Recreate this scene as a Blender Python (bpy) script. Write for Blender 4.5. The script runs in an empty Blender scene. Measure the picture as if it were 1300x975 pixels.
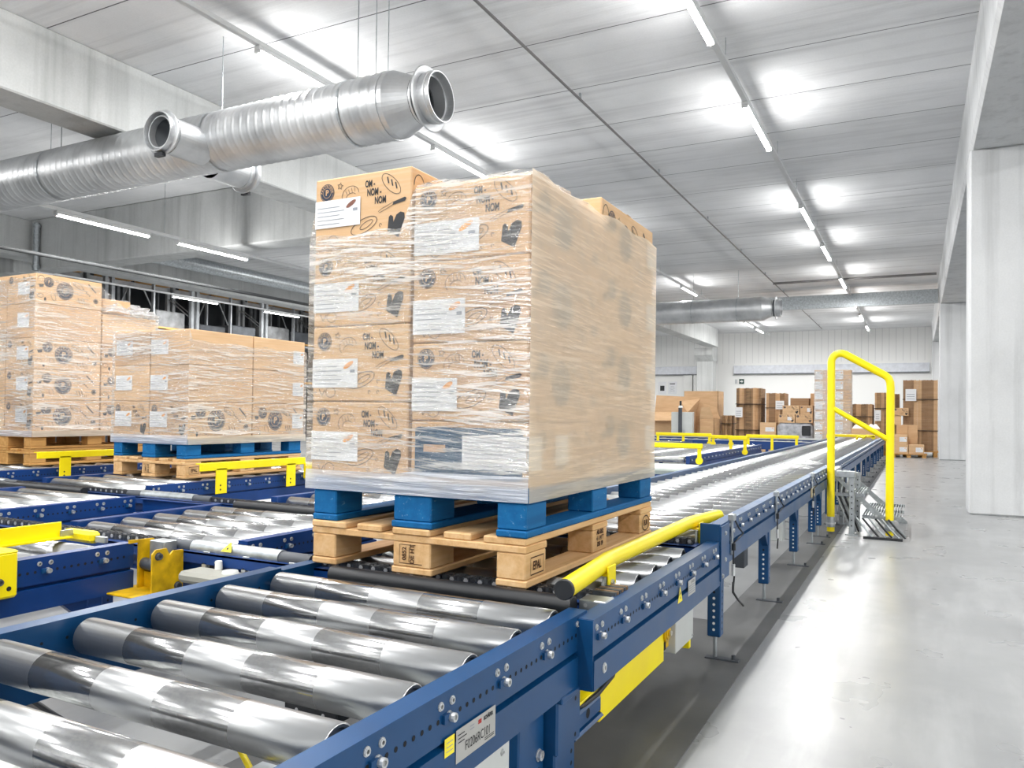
import bpy, math, random
from math import pi, sin, cos, radians
from mathutils import Vector, Matrix
R = random.Random(7)
sc = bpy.context.scene
col = bpy.context.collection

# ------------------------------------------------------------------ camera
W, H = 1300, 975
F_PX, YAW, PIT, ROL = 994.98, 0.477268, 0.0170645, 0.0131792
cd = bpy.data.cameras.new('camera'); cam = bpy.data.objects.new('camera', cd); col.objects.link(cam)
cd.sensor_width = 36.0; cd.sensor_fit = 'HORIZONTAL'; cd.lens = F_PX * 36.0 / W
cd.shift_y = (508.18 - H / 2) / W; cd.clip_start = 0.05; cd.clip_end = 200
fw = Vector((-sin(YAW) * cos(PIT), cos(YAW) * cos(PIT), sin(PIT)))
rt = Vector((cos(YAW), sin(YAW), 0)); up = rt.cross(fw)
r2 = cos(ROL) * rt + sin(ROL) * up; u2 = -sin(ROL) * rt + cos(ROL) * up
m = Matrix((( r2.x, u2.x, -fw.x, 1.00268), (r2.y, u2.y, -fw.y, -2.03907), (r2.z, u2.z, -fw.z, 1.01671), (0, 0, 0, 1)))
cam.matrix_world = m
sc.camera = cam

# ------------------------------------------------------------------ look and render
sc.view_settings.view_transform = 'Standard'; sc.view_settings.look = 'None'
sc.view_settings.gamma = 1.0; sc.view_settings.use_curve_mapping = False
sc.view_settings.exposure = 0.58
cy = sc.cycles
cy.use_denoising = True
try: cy.denoiser = 'OPENIMAGEDENOISE'
except Exception: pass
cy.max_bounces = 8; cy.diffuse_bounces = 4; cy.glossy_bounces = 4; cy.transmission_bounces = 4; cy.transparent_max_bounces = 14
cy.caustics_reflective = False; cy.caustics_refractive = False; cy.sample_clamp_indirect = 4.0
try: cy.use_light_tree = True
except Exception: pass
wd = bpy.data.worlds.new('world'); sc.world = wd; wd.use_nodes = True
wd.node_tree.nodes['Background'].inputs[0].default_value = (0.9, 0.95, 1, 1)
wd.node_tree.nodes['Background'].inputs[1].default_value = 0.35
LAMP_W = 56.0           # watts of each ceiling tube
SIDE = 0.15
LAMP_COL = (1.0, 0.985, 0.96)

def area_light(x, y, z, length=1.5, w=None, along='Y'):
    ld = bpy.data.lights.new('area_light', 'AREA'); ld.shape = 'RECTANGLE'
    ld.size = 0.09; ld.size_y = length; ld.energy = w or LAMP_W; ld.color = LAMP_COL
    o = bpy.data.objects.new('area_light', ld); col.objects.link(o); o.location = (x, y, z)
    # two added side lights per tube, half of their light brightens the ceiling
    for sg in (-1, 1):
        lu = bpy.data.lights.new('added_sidelight', 'AREA'); lu.shape = 'RECTANGLE'
        lu.size = 0.06; lu.size_y = length; lu.energy = (w or LAMP_W) * SIDE; lu.color = LAMP_COL
        p = bpy.data.objects.new('added_sidelight', lu); col.objects.link(p); p.location = (x + sg * .045, y, z); p.rotation_euler = (0, -sg * pi / 2, 0)
    return o

# ------------------------------------------------------------------ materials
def lin(c):
    return tuple(((v / 255) / 12.92 if v / 255 <= .04045 else ((v / 255 + .055) / 1.055) ** 2.4) for v in c) + (1,)
MC = {}
class NT:
    def __init__(s, name):
        s.m = bpy.data.materials.new(name); s.m.use_nodes = True; s.t = s.m.node_tree
        s.n = s.t.nodes; s.l = s.t.links; s.b = s.n['Principled BSDF']
    def add(s, t, **k):
        n = s.n.new(t)
        for a, v in k.items():
            if a == 'op': n.operation = v
            elif a == 'bt': n.blend_type = v; 
            elif a == 'dt': n.data_type = v
            else: n.inputs[a.replace('_', ' ')].default_value = v
        return n
    def link(s, a, b): s.l.new(a, b)
    def coords(s, kind='Object', scale=(1, 1, 1), rot=(0, 0, 0)):
        tc = s.n.new('ShaderNodeTexCoord'); mp = s.n.new('ShaderNodeMapping')
        mp.inputs['Scale'].default_value = scale; mp.inputs['Rotation'].default_value = rot
        s.link(tc.outputs[kind], mp.inputs['Vector']); return mp.outputs[0]
    def noise(s, vec, scale, detail=3, rough=.5):
        n = s.n.new('ShaderNodeTexNoise'); n.inputs['Scale'].default_value = scale
        n.inputs['Detail'].default_value = detail; n.inputs['Roughness'].default_value = rough
        if vec is not None: s.link(vec, n.inputs['Vector'])
        return n.outputs['Fac']
    def ramp(s, fac, stops, interp='LINEAR'):
        r = s.n.new('ShaderNodeValToRGB'); r.color_ramp.interpolation = interp
        e = r.color_ramp.elements
        while len(e) < len(stops): e.new(.5)
        for i, (p, c) in enumerate(stops):
            e[i].position = p; e[i].color = c if len(c) == 4 else tuple(c) + (1,)
        s.link(fac, r.inputs[0]); return r.outputs[0]
    def math(s, op, a, b=None, c=None):
        n = s.n.new('ShaderNodeMath'); n.operation = op
        for i, v in enumerate((a, b, c)):
            if v is None: continue
            if isinstance(v, (int, float)): n.inputs[i].default_value = v
            else: s.link(v, n.inputs[i])
        return n.outputs[0]
    def mix(s, fac, a, b, bt='MIX'):
        n = s.n.new('ShaderNodeMix'); n.data_type = 'RGBA'; n.blend_type = bt
        for i, v in ((0, fac), (6, a), (7, b)):
            if isinstance(v, (int, float)): n.inputs[i].default_value = v
            elif isinstance(v, tuple): n.inputs[i].default_value = v
            else: s.link(v, n.inputs[i])
        return n.outputs[2]
    def bump(s, h, strength=.3, dist=.01):
        b = s.n.new('ShaderNodeBump'); b.inputs['Strength'].default_value = strength; b.inputs['Distance'].default_value = dist
        s.link(h, b.inputs['Height']); return b.outputs[0]
def g(v): return (v, v, v, 1)

def paint(name, rgb, rough=.4, metal=0, var=.08, nscale=6, spec=.5, bump=0):
    if name in MC: return MC[name]
    t = NT(name); c = lin(rgb)
    n = t.noise(t.coords(), nscale, 4)
    dark = tuple(max(0, v * (1 - var * 1.6)) for v in c[:3]) + (1,); lite = tuple(min(1, v * (1 + var)) for v in c[:3]) + (1,)
    t.link(t.ramp(n, [(.3, dark), (.7, lite)]), t.b.inputs['Base Color'])
    t.link(t.ramp(n, [(.2, g(rough * .85)), (.8, g(min(1, rough * 1.2)))]), t.b.inputs['Roughness'])
    t.b.inputs['Metallic'].default_value = metal
    t.b.inputs['Specular IOR Level'].default_value = spec
    if bump: t.link(t.bump(t.noise(t.coords(), nscale * 8, 3), bump, .003), t.b.inputs['Normal'])
    MC[name] = t.m; return t.m
def emis(name, rgb, s):
    t = NT(name); t.b.inputs['Base Color'].default_value = lin(rgb)
    t.b.inputs['Emission Color'].default_value = lin(rgb); t.b.inputs['Emission Strength'].default_value = s
    MC[name] = t.m; return t.m

BLUE = paint('blue_powder_coat', (5, 66, 114), .36, 0, .1, 5)
BLUE2 = paint('deep_blue_powder_coat', (2, 54, 118), .38, 0, .1, 5)
YEL = paint('yellow_paint', (255, 230, 0), .42, 0, .05, 5)
YELO = paint('worn_yellow_paint', (214, 172, 6), .45, 0, .25, 18)
BLACK = paint('black_plastic', (28, 31, 36), .42, 0, .1, 8)
DARK = paint('dark_hole', (5, 9, 16), .7, 0, .05, 8)
RUB = paint('dark_grey_plastic', (70, 75, 82), .5, 0, .1, 8)
ZINC = paint('zinc_bolt', (214, 216, 217), .38, .7, .1, 30)
GALV = paint('galvanised_steel', (178, 184, 188), .38, .75, .18, 22)
GREYP = paint('light_grey_panel', (196, 200, 198), .45, 0, .05, 4)
WHITEP = paint('white_panel', (232, 233, 231), .5, 0, .03, 3)
LABEL = paint('white_label_paper', (228, 230, 233), .55, 0, .03, 6)
LABELT = paint('grey_label_print', (150, 156, 166), .6, 0, .05, 6)
ORANGE = paint('orange_label_print', (238, 160, 70), .5, 0, .1, 40)
BROWNP = paint('brown_label_print', (132, 82, 66), .5, 0, .2, 60)
INK = paint('dark_ink', (44, 46, 50), .6, 0, .1, 40)
INKB = paint('navy_ink', (26, 42, 66), .55, 0, .1, 40)
PANELB = paint('dark_blue_print', (20, 72, 106), .5, 0, .12, 10)
CARDL = paint('tan_print', (190, 158, 130), .6, 0, .1, 30)
RED = paint('red_print', (176, 40, 34), .5)
PLATE = paint('silver_nameplate', (184, 184, 180), .35, .3, .05, 9)
TRUNK = paint('white_trunking', (214, 216, 217), .45, 0, .03, 5)
PIPEM = paint('brown_grey_pipe', (108, 106, 106), .45, .1, .1, 9)
TUBE = emis('lit_tube', (255, 255, 252), 14.0)

def mat_galv_duct():
    t = NT('spiral_duct_zinc'); v = t.coords()
    n = t.noise(v, 2.2, 5, .6)
    t.link(t.ramp(n, [(.3, lin((176, 179, 182))), (.72, lin((218, 220, 222)))]), t.b.inputs['Base Color'])
    t.b.inputs['Metallic'].default_value = .8
    t.link(t.ramp(n, [(.2, g(.34)), (.8, g(.5))]), t.b.inputs['Roughness'])
    return t.m
DUCT = mat_galv_duct()

def mat_roller():
    t = NT('banded_roller_steel')
    tc = t.n.new('ShaderNodeTexCoord'); sx = t.n.new('ShaderNodeSeparateXYZ'); t.link(tc.outputs['Object'], sx.inputs[0])
    wob = t.noise(t.coords('Object', (3, 3, 3)), 2, 2)
    x = t.math('ADD', sx.outputs[0], t.math('MULTIPLY', t.math('SUBTRACT', wob, .5), .012))
    ph = t.math('FRACT', t.math('DIVIDE', t.math('ADD', x, .2955 + 3.7), .37))     # shiny where phase < .46
    band = t.math('LESS_THAN', ph, .53)
    # end zones always matte
    ends = t.math('LESS_THAN', t.math('ABSOLUTE', sx.outputs[0]), .42)
    band = t.math('MULTIPLY', band, ends)
    st = t.noise(t.coords('Object', (14, 120, 120)), 1, 5, .7)
    st2 = t.noise(t.coords('Object', (50, 90, 90)), 1, 5, .7)
    smear = t.math('MULTIPLY', t.ramp(st2, [(.45, g(0)), (.62, g(1))]), band)
    c = t.mix(band, lin((186, 188, 190)), lin((190, 191, 192)))
    c = t.mix(t.math('MULTIPLY', smear, .3), c, lin((130, 134, 138)))
    t.link(c, t.b.inputs['Base Color']); t.b.inputs['Metallic'].default_value = .92
    rr = t.mix(band, g(.28), g(.13))
    rr2 = t.mix(t.math('MULTIPLY', smear, .4), rr, g(.28))
    t.link(rr2, t.b.inputs['Roughness'])
    return t.m
ROLL = mat_roller()
ROLLP = paint('plain_roller_steel', (206, 208, 208), .24, .9, .1, 14)

def mat_concrete(name, a, b, board_axis=None, ribs=0, rough=.8, joints=False, scale=1.0):
    t = NT(name); v = t.coords('Object', (1, 1, 1))
    n1 = t.noise(v, .9 * scale, 6, .6)
    c = t.ramp(n1, [(.3, lin(a)), (.68, lin(b))])
    fine = t.noise(v, 55, 3, .6)
    c = t.mix(.25, c, t.ramp(fine, [(.3, lin(a)), (.7, lin(b))]))
    if board_axis is not None:
        s = [2.2, 2.2, 2.2]; s[board_axis] = .22
        for k in range(3):
            if k != board_axis: s[k] = 6.0
        n2 = t.noise(t.coords('Object', tuple(s)), 1.0, 5, .62)
        dk = tuple(int(q * .84) for q in a)
        c = t.mix(t.ramp(n2, [(.5, g(0)), (.78, g(.6))]), c, lin(dk))
        s3 = list(s)
        for k in range(3):
            if k != board_axis: s3[k] = 1.7
        n3 = t.noise(t.coords('Object', tuple(s3)), 1.0, 6, .7)
        c = t.mix(t.ramp(n3, [(.55, g(0)), (.75, g(.5))]), c, lin(tuple(int(q * .8) for q in a)))
        if ribs:
            t.link(t.bump(n2, ribs, .02), t.b.inputs['Normal'])
    elif ribs:
        t.link(t.bump(fine, ribs, .005), t.b.inputs['Normal'])
    if joints:
        tc = t.n.new('ShaderNodeTexCoord'); sx = t.n.new('ShaderNodeSeparateXYZ'); t.link(tc.outputs['Object'], sx.inputs[0])
        fr = t.math('FRACT', t.math('DIVIDE', t.math('ADD', sx.outputs[1], 109.1925), 1.145))
        ln = t.math('LESS_THAN', t.math('ABSOLUTE', t.math('SUBTRACT', fr, .5)), .0055)
        c = t.mix(ln, c, lin((96, 98, 102)))
    t.link(c, t.b.inputs['Base Color']); t.b.inputs['Roughness'].default_value = rough
    t.b.inputs['Specular IOR Level'].default_value = .25
    return t.m
CEIL = mat_concrete('board_marked_ceiling', (218, 220, 222), (240, 241, 243), 0, .35, .85, True)
CONC = mat_concrete('grey_concrete', (178, 181, 181), (210, 212, 212), 2, .15, .85)
CONCL = mat_concrete('pale_concrete', (196, 198, 200), (220, 222, 224), 2, .1, .85)

def mat_floor():
    t = NT('power_floated_floor'); v = t.coords()
    n1 = t.noise(v, .55, 7, .62); n2 = t.noise(t.coords('Object', (6, 1, 1)), .8, 5, .6); n3 = t.noise(v, 3, 3, .5)
    c = t.ramp(n1, [(.3, lin((126, 128, 130))), (.7, lin((158, 160, 161)))])
    c = t.mix(t.ramp(n2, [(.5, g(0)), (.72, g(.45))]), c, lin((178, 180, 181)))
    c = t.mix(t.ramp(n3, [(.5, g(0)), (.9, g(.15))]), c, lin((122, 124, 126)))
    t.link(c, t.b.inputs['Base Color'])
    t.link(t.ramp(n3, [(.3, g(.26)), (.75, g(.36))]), t.b.inputs['Roughness'])
    t.b.inputs['Specular IOR Level'].default_value = .6
    return t.m
FLOOR = mat_floor()
STRIP = paint('dark_floor_strip_shade', (98, 99, 100), .5, 0, .22, 3)
def mat_clad():
    t = NT('white_wall_cladding')
    tc = t.n.new('ShaderNodeTexCoord'); sx = t.n.new('ShaderNodeSeparateXYZ'); t.link(tc.outputs['Object'], sx.inputs[0])
    fr = t.math('FRACT', t.math('DIVIDE', sx.outputs[0], .25))
    ln = t.math('LESS_THAN', fr, .08)
    up_ = t.math('GREATER_THAN', sx.outputs[2], 3.3)
    c = t.mix(t.math('MULTIPLY', t.math('MULTIPLY', ln, up_), .5), lin((236, 237, 236)), lin((186, 188, 190)))
    t.link(c, t.b.inputs['Base Color']); t.b.inputs['Roughness'].default_value = .5
    return t.m
CLAD = mat_clad()
DARKW = paint('dark_hall_wall', (84, 88, 92), .9, 0, .25, 1)
RACKM = paint('rack_steel', (150, 154, 158), .45, .3, .1, 6)

def mat_card(name, a, b):
    t = NT(name); oi = t.n.new('ShaderNodeObjectInfo')
    n = t.noise(t.coords('Object', (1, 1, 5)), 3, 5, .6)
    n2 = t.noise(t.coords('Object', (2, 2, 160)), 1, 2)
    f = t.math('ADD', t.math('MULTIPLY', n, .7), t.math('MULTIPLY', oi.outputs['Random'], .3))
    c = t.ramp(f, [(.3, lin(a)), (.75, lin(b))])
    c = t.mix(.06, c, t.ramp(n2, [(.3, lin(a)), (.7, g(1))]))
    t.link(c, t.b.inputs['Base Color']); t.b.inputs['Roughness'].default_value = .72
    t.b.inputs['Specular IOR Level'].default_value = .25
    return t.m
CARD = mat_card('brown_cardboard', (196, 156, 114), (220, 184, 142))
CARDD = mat_card('dark_cardboard', (140, 108, 76), (168, 132, 96))
CARDE = mat_card('card_edge', (100, 76, 52), (186, 148, 104))

def mat_wood(name, a, b, c3, axis_scale=(18, 1.3, 18), chips=None):
    t = NT(name); oi = t.n.new('ShaderNodeObjectInfo')
    mp = t.n.new('ShaderNodeMapping'); tc = t.n.new('ShaderNodeTexCoord'); t.link(tc.outputs['Object'], mp.inputs[0]); mp.inputs['Scale'].default_value = axis_scale
    cm = t.n.new('ShaderNodeCombineXYZ'); t.link(t.math('MULTIPLY', oi.outputs['Random'], 37.0), cm.inputs[0]); t.link(t.math('MULTIPLY', oi.outputs['Random'], 11.0), cm.inputs[2])
    t.link(cm.outputs[0], mp.inputs['Location'])
    n = t.noise(mp.outputs[0], 1.6, 6, .65)
    c = t.ramp(n, [(.25, lin(a)), (.5, lin(b)), (.78, lin(c3))])
    sp = t.noise(t.coords('Object', (1, 1, 1)), 14, 4, .6)
    if chips:
        k = t.noise(t.coords('Object', (60, 20, 60)), 1.2, 5, .75)
        c = t.mix(t.ramp(k, [(.63, g(0)), (.70, g(.75))]), c, lin(chips))
    c = t.mix(t.ramp(sp, [(.6, g(0)), (.8, g(.35))]), c, lin(tuple(int(q * .62) for q in a)))
    c = t.mix(t.math('MULTIPLY', oi.outputs['Random'], .22), c, lin(a))
    t.link(c, t.b.inputs['Base Color']); t.b.inputs['Roughness'].default_value = .68
    t.b.inputs['Specular IOR Level'].default_value = .3
    t.link(t.bump(n, .25, .003), t.b.inputs['Normal'])
    return t.m
WOODY = mat_wood('pallet_pine', (196, 150, 98), (224, 184, 134), (238, 206, 162))
BWOOD = mat_wood('blue_painted_wood', (2, 84, 138), (6, 100, 160), (20, 116, 176), (18, 1.3, 18), (150, 190, 214))
WOODO = mat_wood('aged_pallet_wood', (170, 122, 66), (198, 150, 88), (216, 174, 112))

def mat_film(name, milk, glossy, streak, rot, seed, tint=(236, 228, 214), rough=.16, bstr=.9, horiz='X'):
    """stretch film: clear, with white streaks painted for folds and their highlights, glossy creases running sideways"""
    t = NT(name); t.n.remove(t.b)
    out = t.n['Material Output']
    sc1 = (1.2, 1.2, 42) ; sc2 = (2.6, 2.6, 120)
    def nz(scale, s, r, d=4, rg=.6, k=0):
        tc = t.n.new('ShaderNodeTexCoord'); mp = t.n.new('ShaderNodeMapping'); mp2 = t.n.new('ShaderNodeMapping')
        mp.inputs['Rotation'].default_value = r; mp2.inputs['Scale'].default_value = scale
        mp2.inputs['Location'].default_value = (seed * 3.1 + k, seed * 1.7, seed * .9)
        t.link(tc.outputs['Object'], mp.inputs[0]); t.link(mp.outputs[0], mp2.inputs[0])
        return t.noise(mp2.outputs[0], s, d, rg)
    a = nz(sc1, 1, rot, 3, .55); b = nz(sc2, 1, rot, 3, .6, 4); big = nz((2, 2, 2.6), 1, (0, 0, 0), 3, .5, 7)
    c2 = nz((1.8, 1.8, 75), 1, tuple(-q * .8 for q in rot), 3, .6, 9)
    h = t.math('ADD', t.math('MULTIPLY', a, 1.0), t.math('ADD', t.math('MULTIPLY', b, .35), t.math('MULTIPLY', c2, .45)))
    nrm = t.bump(h, bstr, .02)
    # mask of milky folds and painted highlight streaks
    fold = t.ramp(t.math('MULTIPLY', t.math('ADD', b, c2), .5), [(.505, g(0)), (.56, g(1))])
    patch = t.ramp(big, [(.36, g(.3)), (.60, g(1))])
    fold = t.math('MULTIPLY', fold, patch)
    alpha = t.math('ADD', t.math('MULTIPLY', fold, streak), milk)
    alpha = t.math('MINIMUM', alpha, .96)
    tr = t.n.new('ShaderNodeBsdfTransparent'); tr.inputs[0].default_value = (.985, .985, .98, 1)
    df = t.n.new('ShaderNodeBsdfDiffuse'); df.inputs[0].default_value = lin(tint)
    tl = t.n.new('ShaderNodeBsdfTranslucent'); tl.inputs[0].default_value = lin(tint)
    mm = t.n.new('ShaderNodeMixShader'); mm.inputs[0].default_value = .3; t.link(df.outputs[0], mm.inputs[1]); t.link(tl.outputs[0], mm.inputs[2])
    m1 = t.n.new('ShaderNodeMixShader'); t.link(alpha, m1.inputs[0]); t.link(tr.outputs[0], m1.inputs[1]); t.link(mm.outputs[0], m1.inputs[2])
    gl = t.n.new('ShaderNodeBsdfAnisotropic' if False else 'ShaderNodeBsdfGlossy'); gl.inputs['Roughness'].default_value = rough; gl.inputs['Color'].default_value = (1, 1, 1, 1)
    t.link(nrm, gl.inputs['Normal'])
    gf = t.math('ADD', t.math('MULTIPLY', patch, glossy), .04)
    m2 = t.n.new('ShaderNodeMixShader'); t.link(gf, m2.inputs[0]); t.link(m1.outputs[0], m2.inputs[1]); t.link(gl.outputs[0], m2.inputs[2])
    t.link(m2.outputs[0], out.inputs['Surface'])
    return t.m
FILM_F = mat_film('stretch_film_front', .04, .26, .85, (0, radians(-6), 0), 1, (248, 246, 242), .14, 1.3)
FILM_S = mat_film('stretch_film_side', .60, .05, .25, (radians(3), 0, 0), 2, (246, 230, 206), .3, .5)  # milky layered film, tint also lightened for lamp light on this side
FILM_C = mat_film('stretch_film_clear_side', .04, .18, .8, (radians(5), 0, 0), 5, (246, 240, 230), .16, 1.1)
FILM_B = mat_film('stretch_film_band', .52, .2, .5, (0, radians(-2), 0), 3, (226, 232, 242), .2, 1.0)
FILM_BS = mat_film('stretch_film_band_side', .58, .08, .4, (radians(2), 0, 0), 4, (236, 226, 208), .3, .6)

# ------------------------------------------------------------------ mesh builder
ORG = {}
class MB:
    def __init__(s): s.v = []; s.f = []; s.mi = []; s.sm = []; s.mats = []
    def mid(s, mat):
        if mat not in s.mats: s.mats.append(mat)
        return s.mats.index(mat)
    def raw(s, vs, fs, mat, smooth=False):
        o = len(s.v); s.v += [tuple(q) for q in vs]; k = s.mid(mat)
        for f in fs: s.f.append(tuple(i + o for i in f)); s.mi.append(k); s.sm.append(smooth)
        return s
    def box(s, x0, x1, y0, y1, z0, z1, mat, bev=0):
        if bev <= 0:
            vs = [(x, y, z) for x in (x0, x1) for y in (y0, y1) for z in (z0, z1)]
            return s.raw(vs, [(0, 1, 3, 2), (4, 6, 7, 5), (0, 4, 5, 1), (2, 3, 7, 6), (0, 2, 6, 4), (1, 5, 7, 3)], mat)
        b = min(bev, (x1 - x0) * .45, (y1 - y0) * .45, (z1 - z0) * .45)
        vs = []; ix = {}
        for i, x in enumerate((x0, x1)):
            for j, y in enumerate((y0, y1)):
                for k, z in enumerate((z0, z1)):
                    sx, sy, sz = (1, -1)[i], (1, -1)[j], (1, -1)[k]
                    ix[i, j, k] = len(vs)
                    vs += [(x, y + sy * b, z + sz * b), (x + sx * b, y, z + sz * b), (x + sx * b, y + sy * b, z)]
        fs = []
        def q(*l): fs.append(l)
        I = lambda i, j, k, a: ix[i, j, k] + a
        q(I(0,0,0,0), I(0,0,1,0), I(0,1,1,0), I(0,1,0,0)); q(I(1,0,0,0), I(1,1,0,0), I(1,1,1,0), I(1,0,1,0))
        q(I(0,0,0,1), I(1,0,0,1), I(1,0,1,1), I(0,0,1,1)); q(I(0,1,0,1), I(0,1,1,1), I(1,1,1,1), I(1,1,0,1))
        q(I(0,0,0,2), I(0,1,0,2), I(1,1,0,2), I(1,0,0,2)); q(I(0,0,1,2), I(1,0,1,2), I(1,1,1,2), I(0,1,1,2))
        for j in (0, 1):
            for k in (0, 1): q(I(0,j,k,1), I(1,j,k,1), I(1,j,k,2), I(0,j,k,2))
        for i in (0, 1):
            for k in (0, 1): q(I(i,0,k,0), I(i,1,k,0), I(i,1,k,2), I(i,0,k,2))
            for j in (0, 1): q(I(i,j,0,0), I(i,j,1,0), I(i,j,1,1), I(i,j,0,1))
        for i in (0, 1):
            for j in (0, 1):
                for k in (0, 1): q(I(i,j,k,0), I(i,j,k,1), I(i,j,k,2))
        return s.raw(vs, fs, mat)
    def frame(s, d):
        d = Vector(d).normalized(); a = Vector((0, 0, 1)) if abs(d.z) < .9 else Vector((1, 0, 0))
        u = d.cross(a).normalized(); w = d.cross(u); return d, u, w
    def lathe(s, p0, axis, prof, mat, seg=24, smooth=True, capa=True, capb=True, a0=0):
        """prof: list of (distance along axis, radius)"""
        d, u, w = s.frame(axis); p0 = Vector(p0); vs = []; fs = []
        for (h, r) in prof:
            for k in range(seg):
                a = 2 * pi * k / seg + a0; vs.append(p0 + d * h + (u * cos(a) + w * sin(a)) * r)
        for i in range(len(prof) - 1):
            for k in range(seg):
                k2 = (k + 1) % seg; fs.append((i * seg + k, i * seg + k2, (i + 1) * seg + k2, (i + 1) * seg + k))
        s.raw(vs, fs, mat, smooth)
        n = len(prof) - 1
        if capa and prof[0][1] > 0: s.raw([vs[k] for k in range(seg)], [tuple(reversed(range(seg)))], mat)
        if capb and prof[-1][1] > 0: s.raw([vs[n * seg + k] for k in range(seg)], [tuple(range(seg))], mat)
        return s
    def cyl(s, p0, p1, r, mat, seg=16, r1=None, smooth=True):
        L = (Vector(p1) - Vector(p0)).length
        return s.lathe(p0, Vector(p1) - Vector(p0), [(0, r), (L, r if r1 is None else r1)], mat, seg, smooth)
    def tube(s, pts, r, mat, seg=12):
        pts = [Vector(p) for p in pts]; vs = []; fs = []; n = len(pts)
        ref = None
        for i, p in enumerate(pts):
            d = (pts[min(i + 1, n - 1)] - pts[max(i - 1, 0)]).normalized()
            if ref is None:
                _, u, w = s.frame(d)
            else:
                u = (ref - d * ref.dot(d)).normalized(); w = d.cross(u)
            ref = u
            for k in range(seg):
                a = 2 * pi * k / seg; vs.append(p + (u * cos(a) + w * sin(a)) * r)
        for i in range(n - 1):
            for k in range(seg):
                k2 = (k + 1) % seg; fs.append((i * seg + k, i * seg + k2, (i + 1) * seg + k2, (i + 1) * seg + k))
        s.raw(vs, fs, mat, True)
        s.raw([vs[k] for k in range(seg)], [tuple(reversed(range(seg)))], mat); s.raw([vs[(n - 1) * seg + k] for k in range(seg)], [tuple(range(seg))], mat)
        return s
    def prism(s, poly, axis, a0, a1, mat):
        """poly: 2D points in the plane across axis ('x': (y,z), 'y': (x,z), 'z': (x,y))"""
        def P(p, a): return {'x': (a, p[0], p[1]), 'y': (p[0], a, p[1]), 'z': (p[0], p[1], a)}[axis]
        n = len(poly); vs = [P(p, a0) for p in poly] + [P(p, a1) for p in poly]
        fs = [(i, (i + 1) % n, n + (i + 1) % n, n + i) for i in range(n)] + [tuple(reversed(range(n))), tuple(range(n, 2 * n))]
        return s.raw(vs, fs, mat)
    def disc(s, c, nrm, r, mat, seg=10):
        d, u, w = s.frame(nrm); c = Vector(c)
        return s.raw([c + (u * cos(2 * pi * k / seg) + w * sin(2 * pi * k / seg)) * r for k in range(seg)], [tuple(range(seg))], mat)
    def build(s, name, parent=None, org=None):
        o3 = Vector(org) if org is not None else (ORG[parent.name] if parent is not None else Vector((0, 0, 0)))
        me = bpy.data.meshes.new(name)
        me.from_pydata([(a - o3.x, b - o3.y, c - o3.z) for a, b, c in s.v], [], s.f)
        for mt in s.mats: me.materials.append(mt)
        me.polygons.foreach_set('material_index', s.mi); me.polygons.foreach_set('use_smooth', s.sm)
        me.update()
        o = bpy.data.objects.new(name, me); col.objects.link(o)
        if parent is not None:
            o.parent = parent; po = ORG[parent.name]
            o.location = o3 - po if org is not None else (0, 0, 0)
        else: o.location = o3
        ORG[o.name] = o3
        return o
def base_of(s):
    xs = [p[0] for p in s.v]; ys = [p[1] for p in s.v]; zs = [p[2] for p in s.v]
    return ((min(xs) + max(xs)) / 2, (min(ys) + max(ys)) / 2, min(zs))
def tag(o, label=None, cat=None, group=None, kind=None):
    if label: o['label'] = label
    if cat: o['category'] = cat
    if group: o['group'] = group
    if kind: o['kind'] = kind
    return o
def thing(name, loc, label, cat, group=None):
    o = bpy.data.objects.new(name, None); col.objects.link(o); o.location = loc; o.empty_display_size = .1
    ORG[o.name] = Vector(loc); return tag(o, label, cat, group)
def solo(mb, name, label, cat, group=None, org=None):
    return tag(mb.build(name, None, org or base_of(mb)), label, cat, group)
def struct(mb, name): return tag(mb.build(name), kind='structure')
def inst(src, parent, delta, name=None):
    """copy of a part mesh, moved by delta from its source, under parent (one level of children copied too)"""
    c = src.copy(); col.objects.link(c); c.parent = parent
    ORG[c.name] = ORG[src.name] + Vector(delta)
    c.location = ORG[c.name] - ORG[parent.name]
    for ch in [k for k in ALLCH.get(src.name, [])]:
        d = ch.copy(); col.objects.link(d); d.parent = c
        ORG[d.name] = ORG[ch.name] + Vector(delta)
    return c
ALLCH = {}
def copy_tree(o, delta, label, group=None):
    r = o.copy(); col.objects.link(r); r.location = Vector(o.location) + Vector(delta); ORG[r.name] = ORG[o.name] + Vector(delta)
    tag(r, label, None, group)
    def rec(src, dst):
        for ch in list(src.children):
            c = ch.copy(); col.objects.link(c); c.parent = dst; ORG[c.name] = ORG[ch.name] + Vector(delta); rec(ch, c)
    rec(o, r); return r

# ------------------------------------------------------------------ structure
def S(*boxes_mat):
    b = MB()
    for q in boxes_mat: b.box(*q)
    return b
XL, XR, YF, YB = -27.0, 9.0, -9.0, 32.3
struct(S((XL, XR, YF, YB, -.2, 0, FLOOR)), 'floor')
struct(S((.12, .385, 1.9, 21.0, 0, .004, STRIP), (-.75, .385, -3.0, 1.9, 0, .004, STRIP)), 'trim_1')  # narrow dark strip; wide near part paints the conveyor's shadow on the floor
struct(S((-18.2, XR, YF, YB, 4.6, 4.9, CEIL)), 'ceiling')
struct(S((-18.2, XR, YB, YB + .2, 0, 4.6, CLAD)), 'wall_back')
struct(S((XL - .2, XL, YF, YB, 0, 9, DARKW)), 'wall_left')
struct(S((XR, XR + .2, YF, YB, 0, 4.6, CLAD)), 'wall_right')
struct(S((XL, XR, YF - .2, YF, 0, 9, CLAD)), 'wall_front')
struct(S((XL, -18.2, YB, YB + .2, 0, 9, DARKW)), 'wall_rack_end')
struct(S((XL, -18.0, YF, YB, 9, 9.2, DARKW), (-18.2, -18.0, YF, YB, 4.9, 9, DARKW)), 'ceiling_rack_hall')
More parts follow.
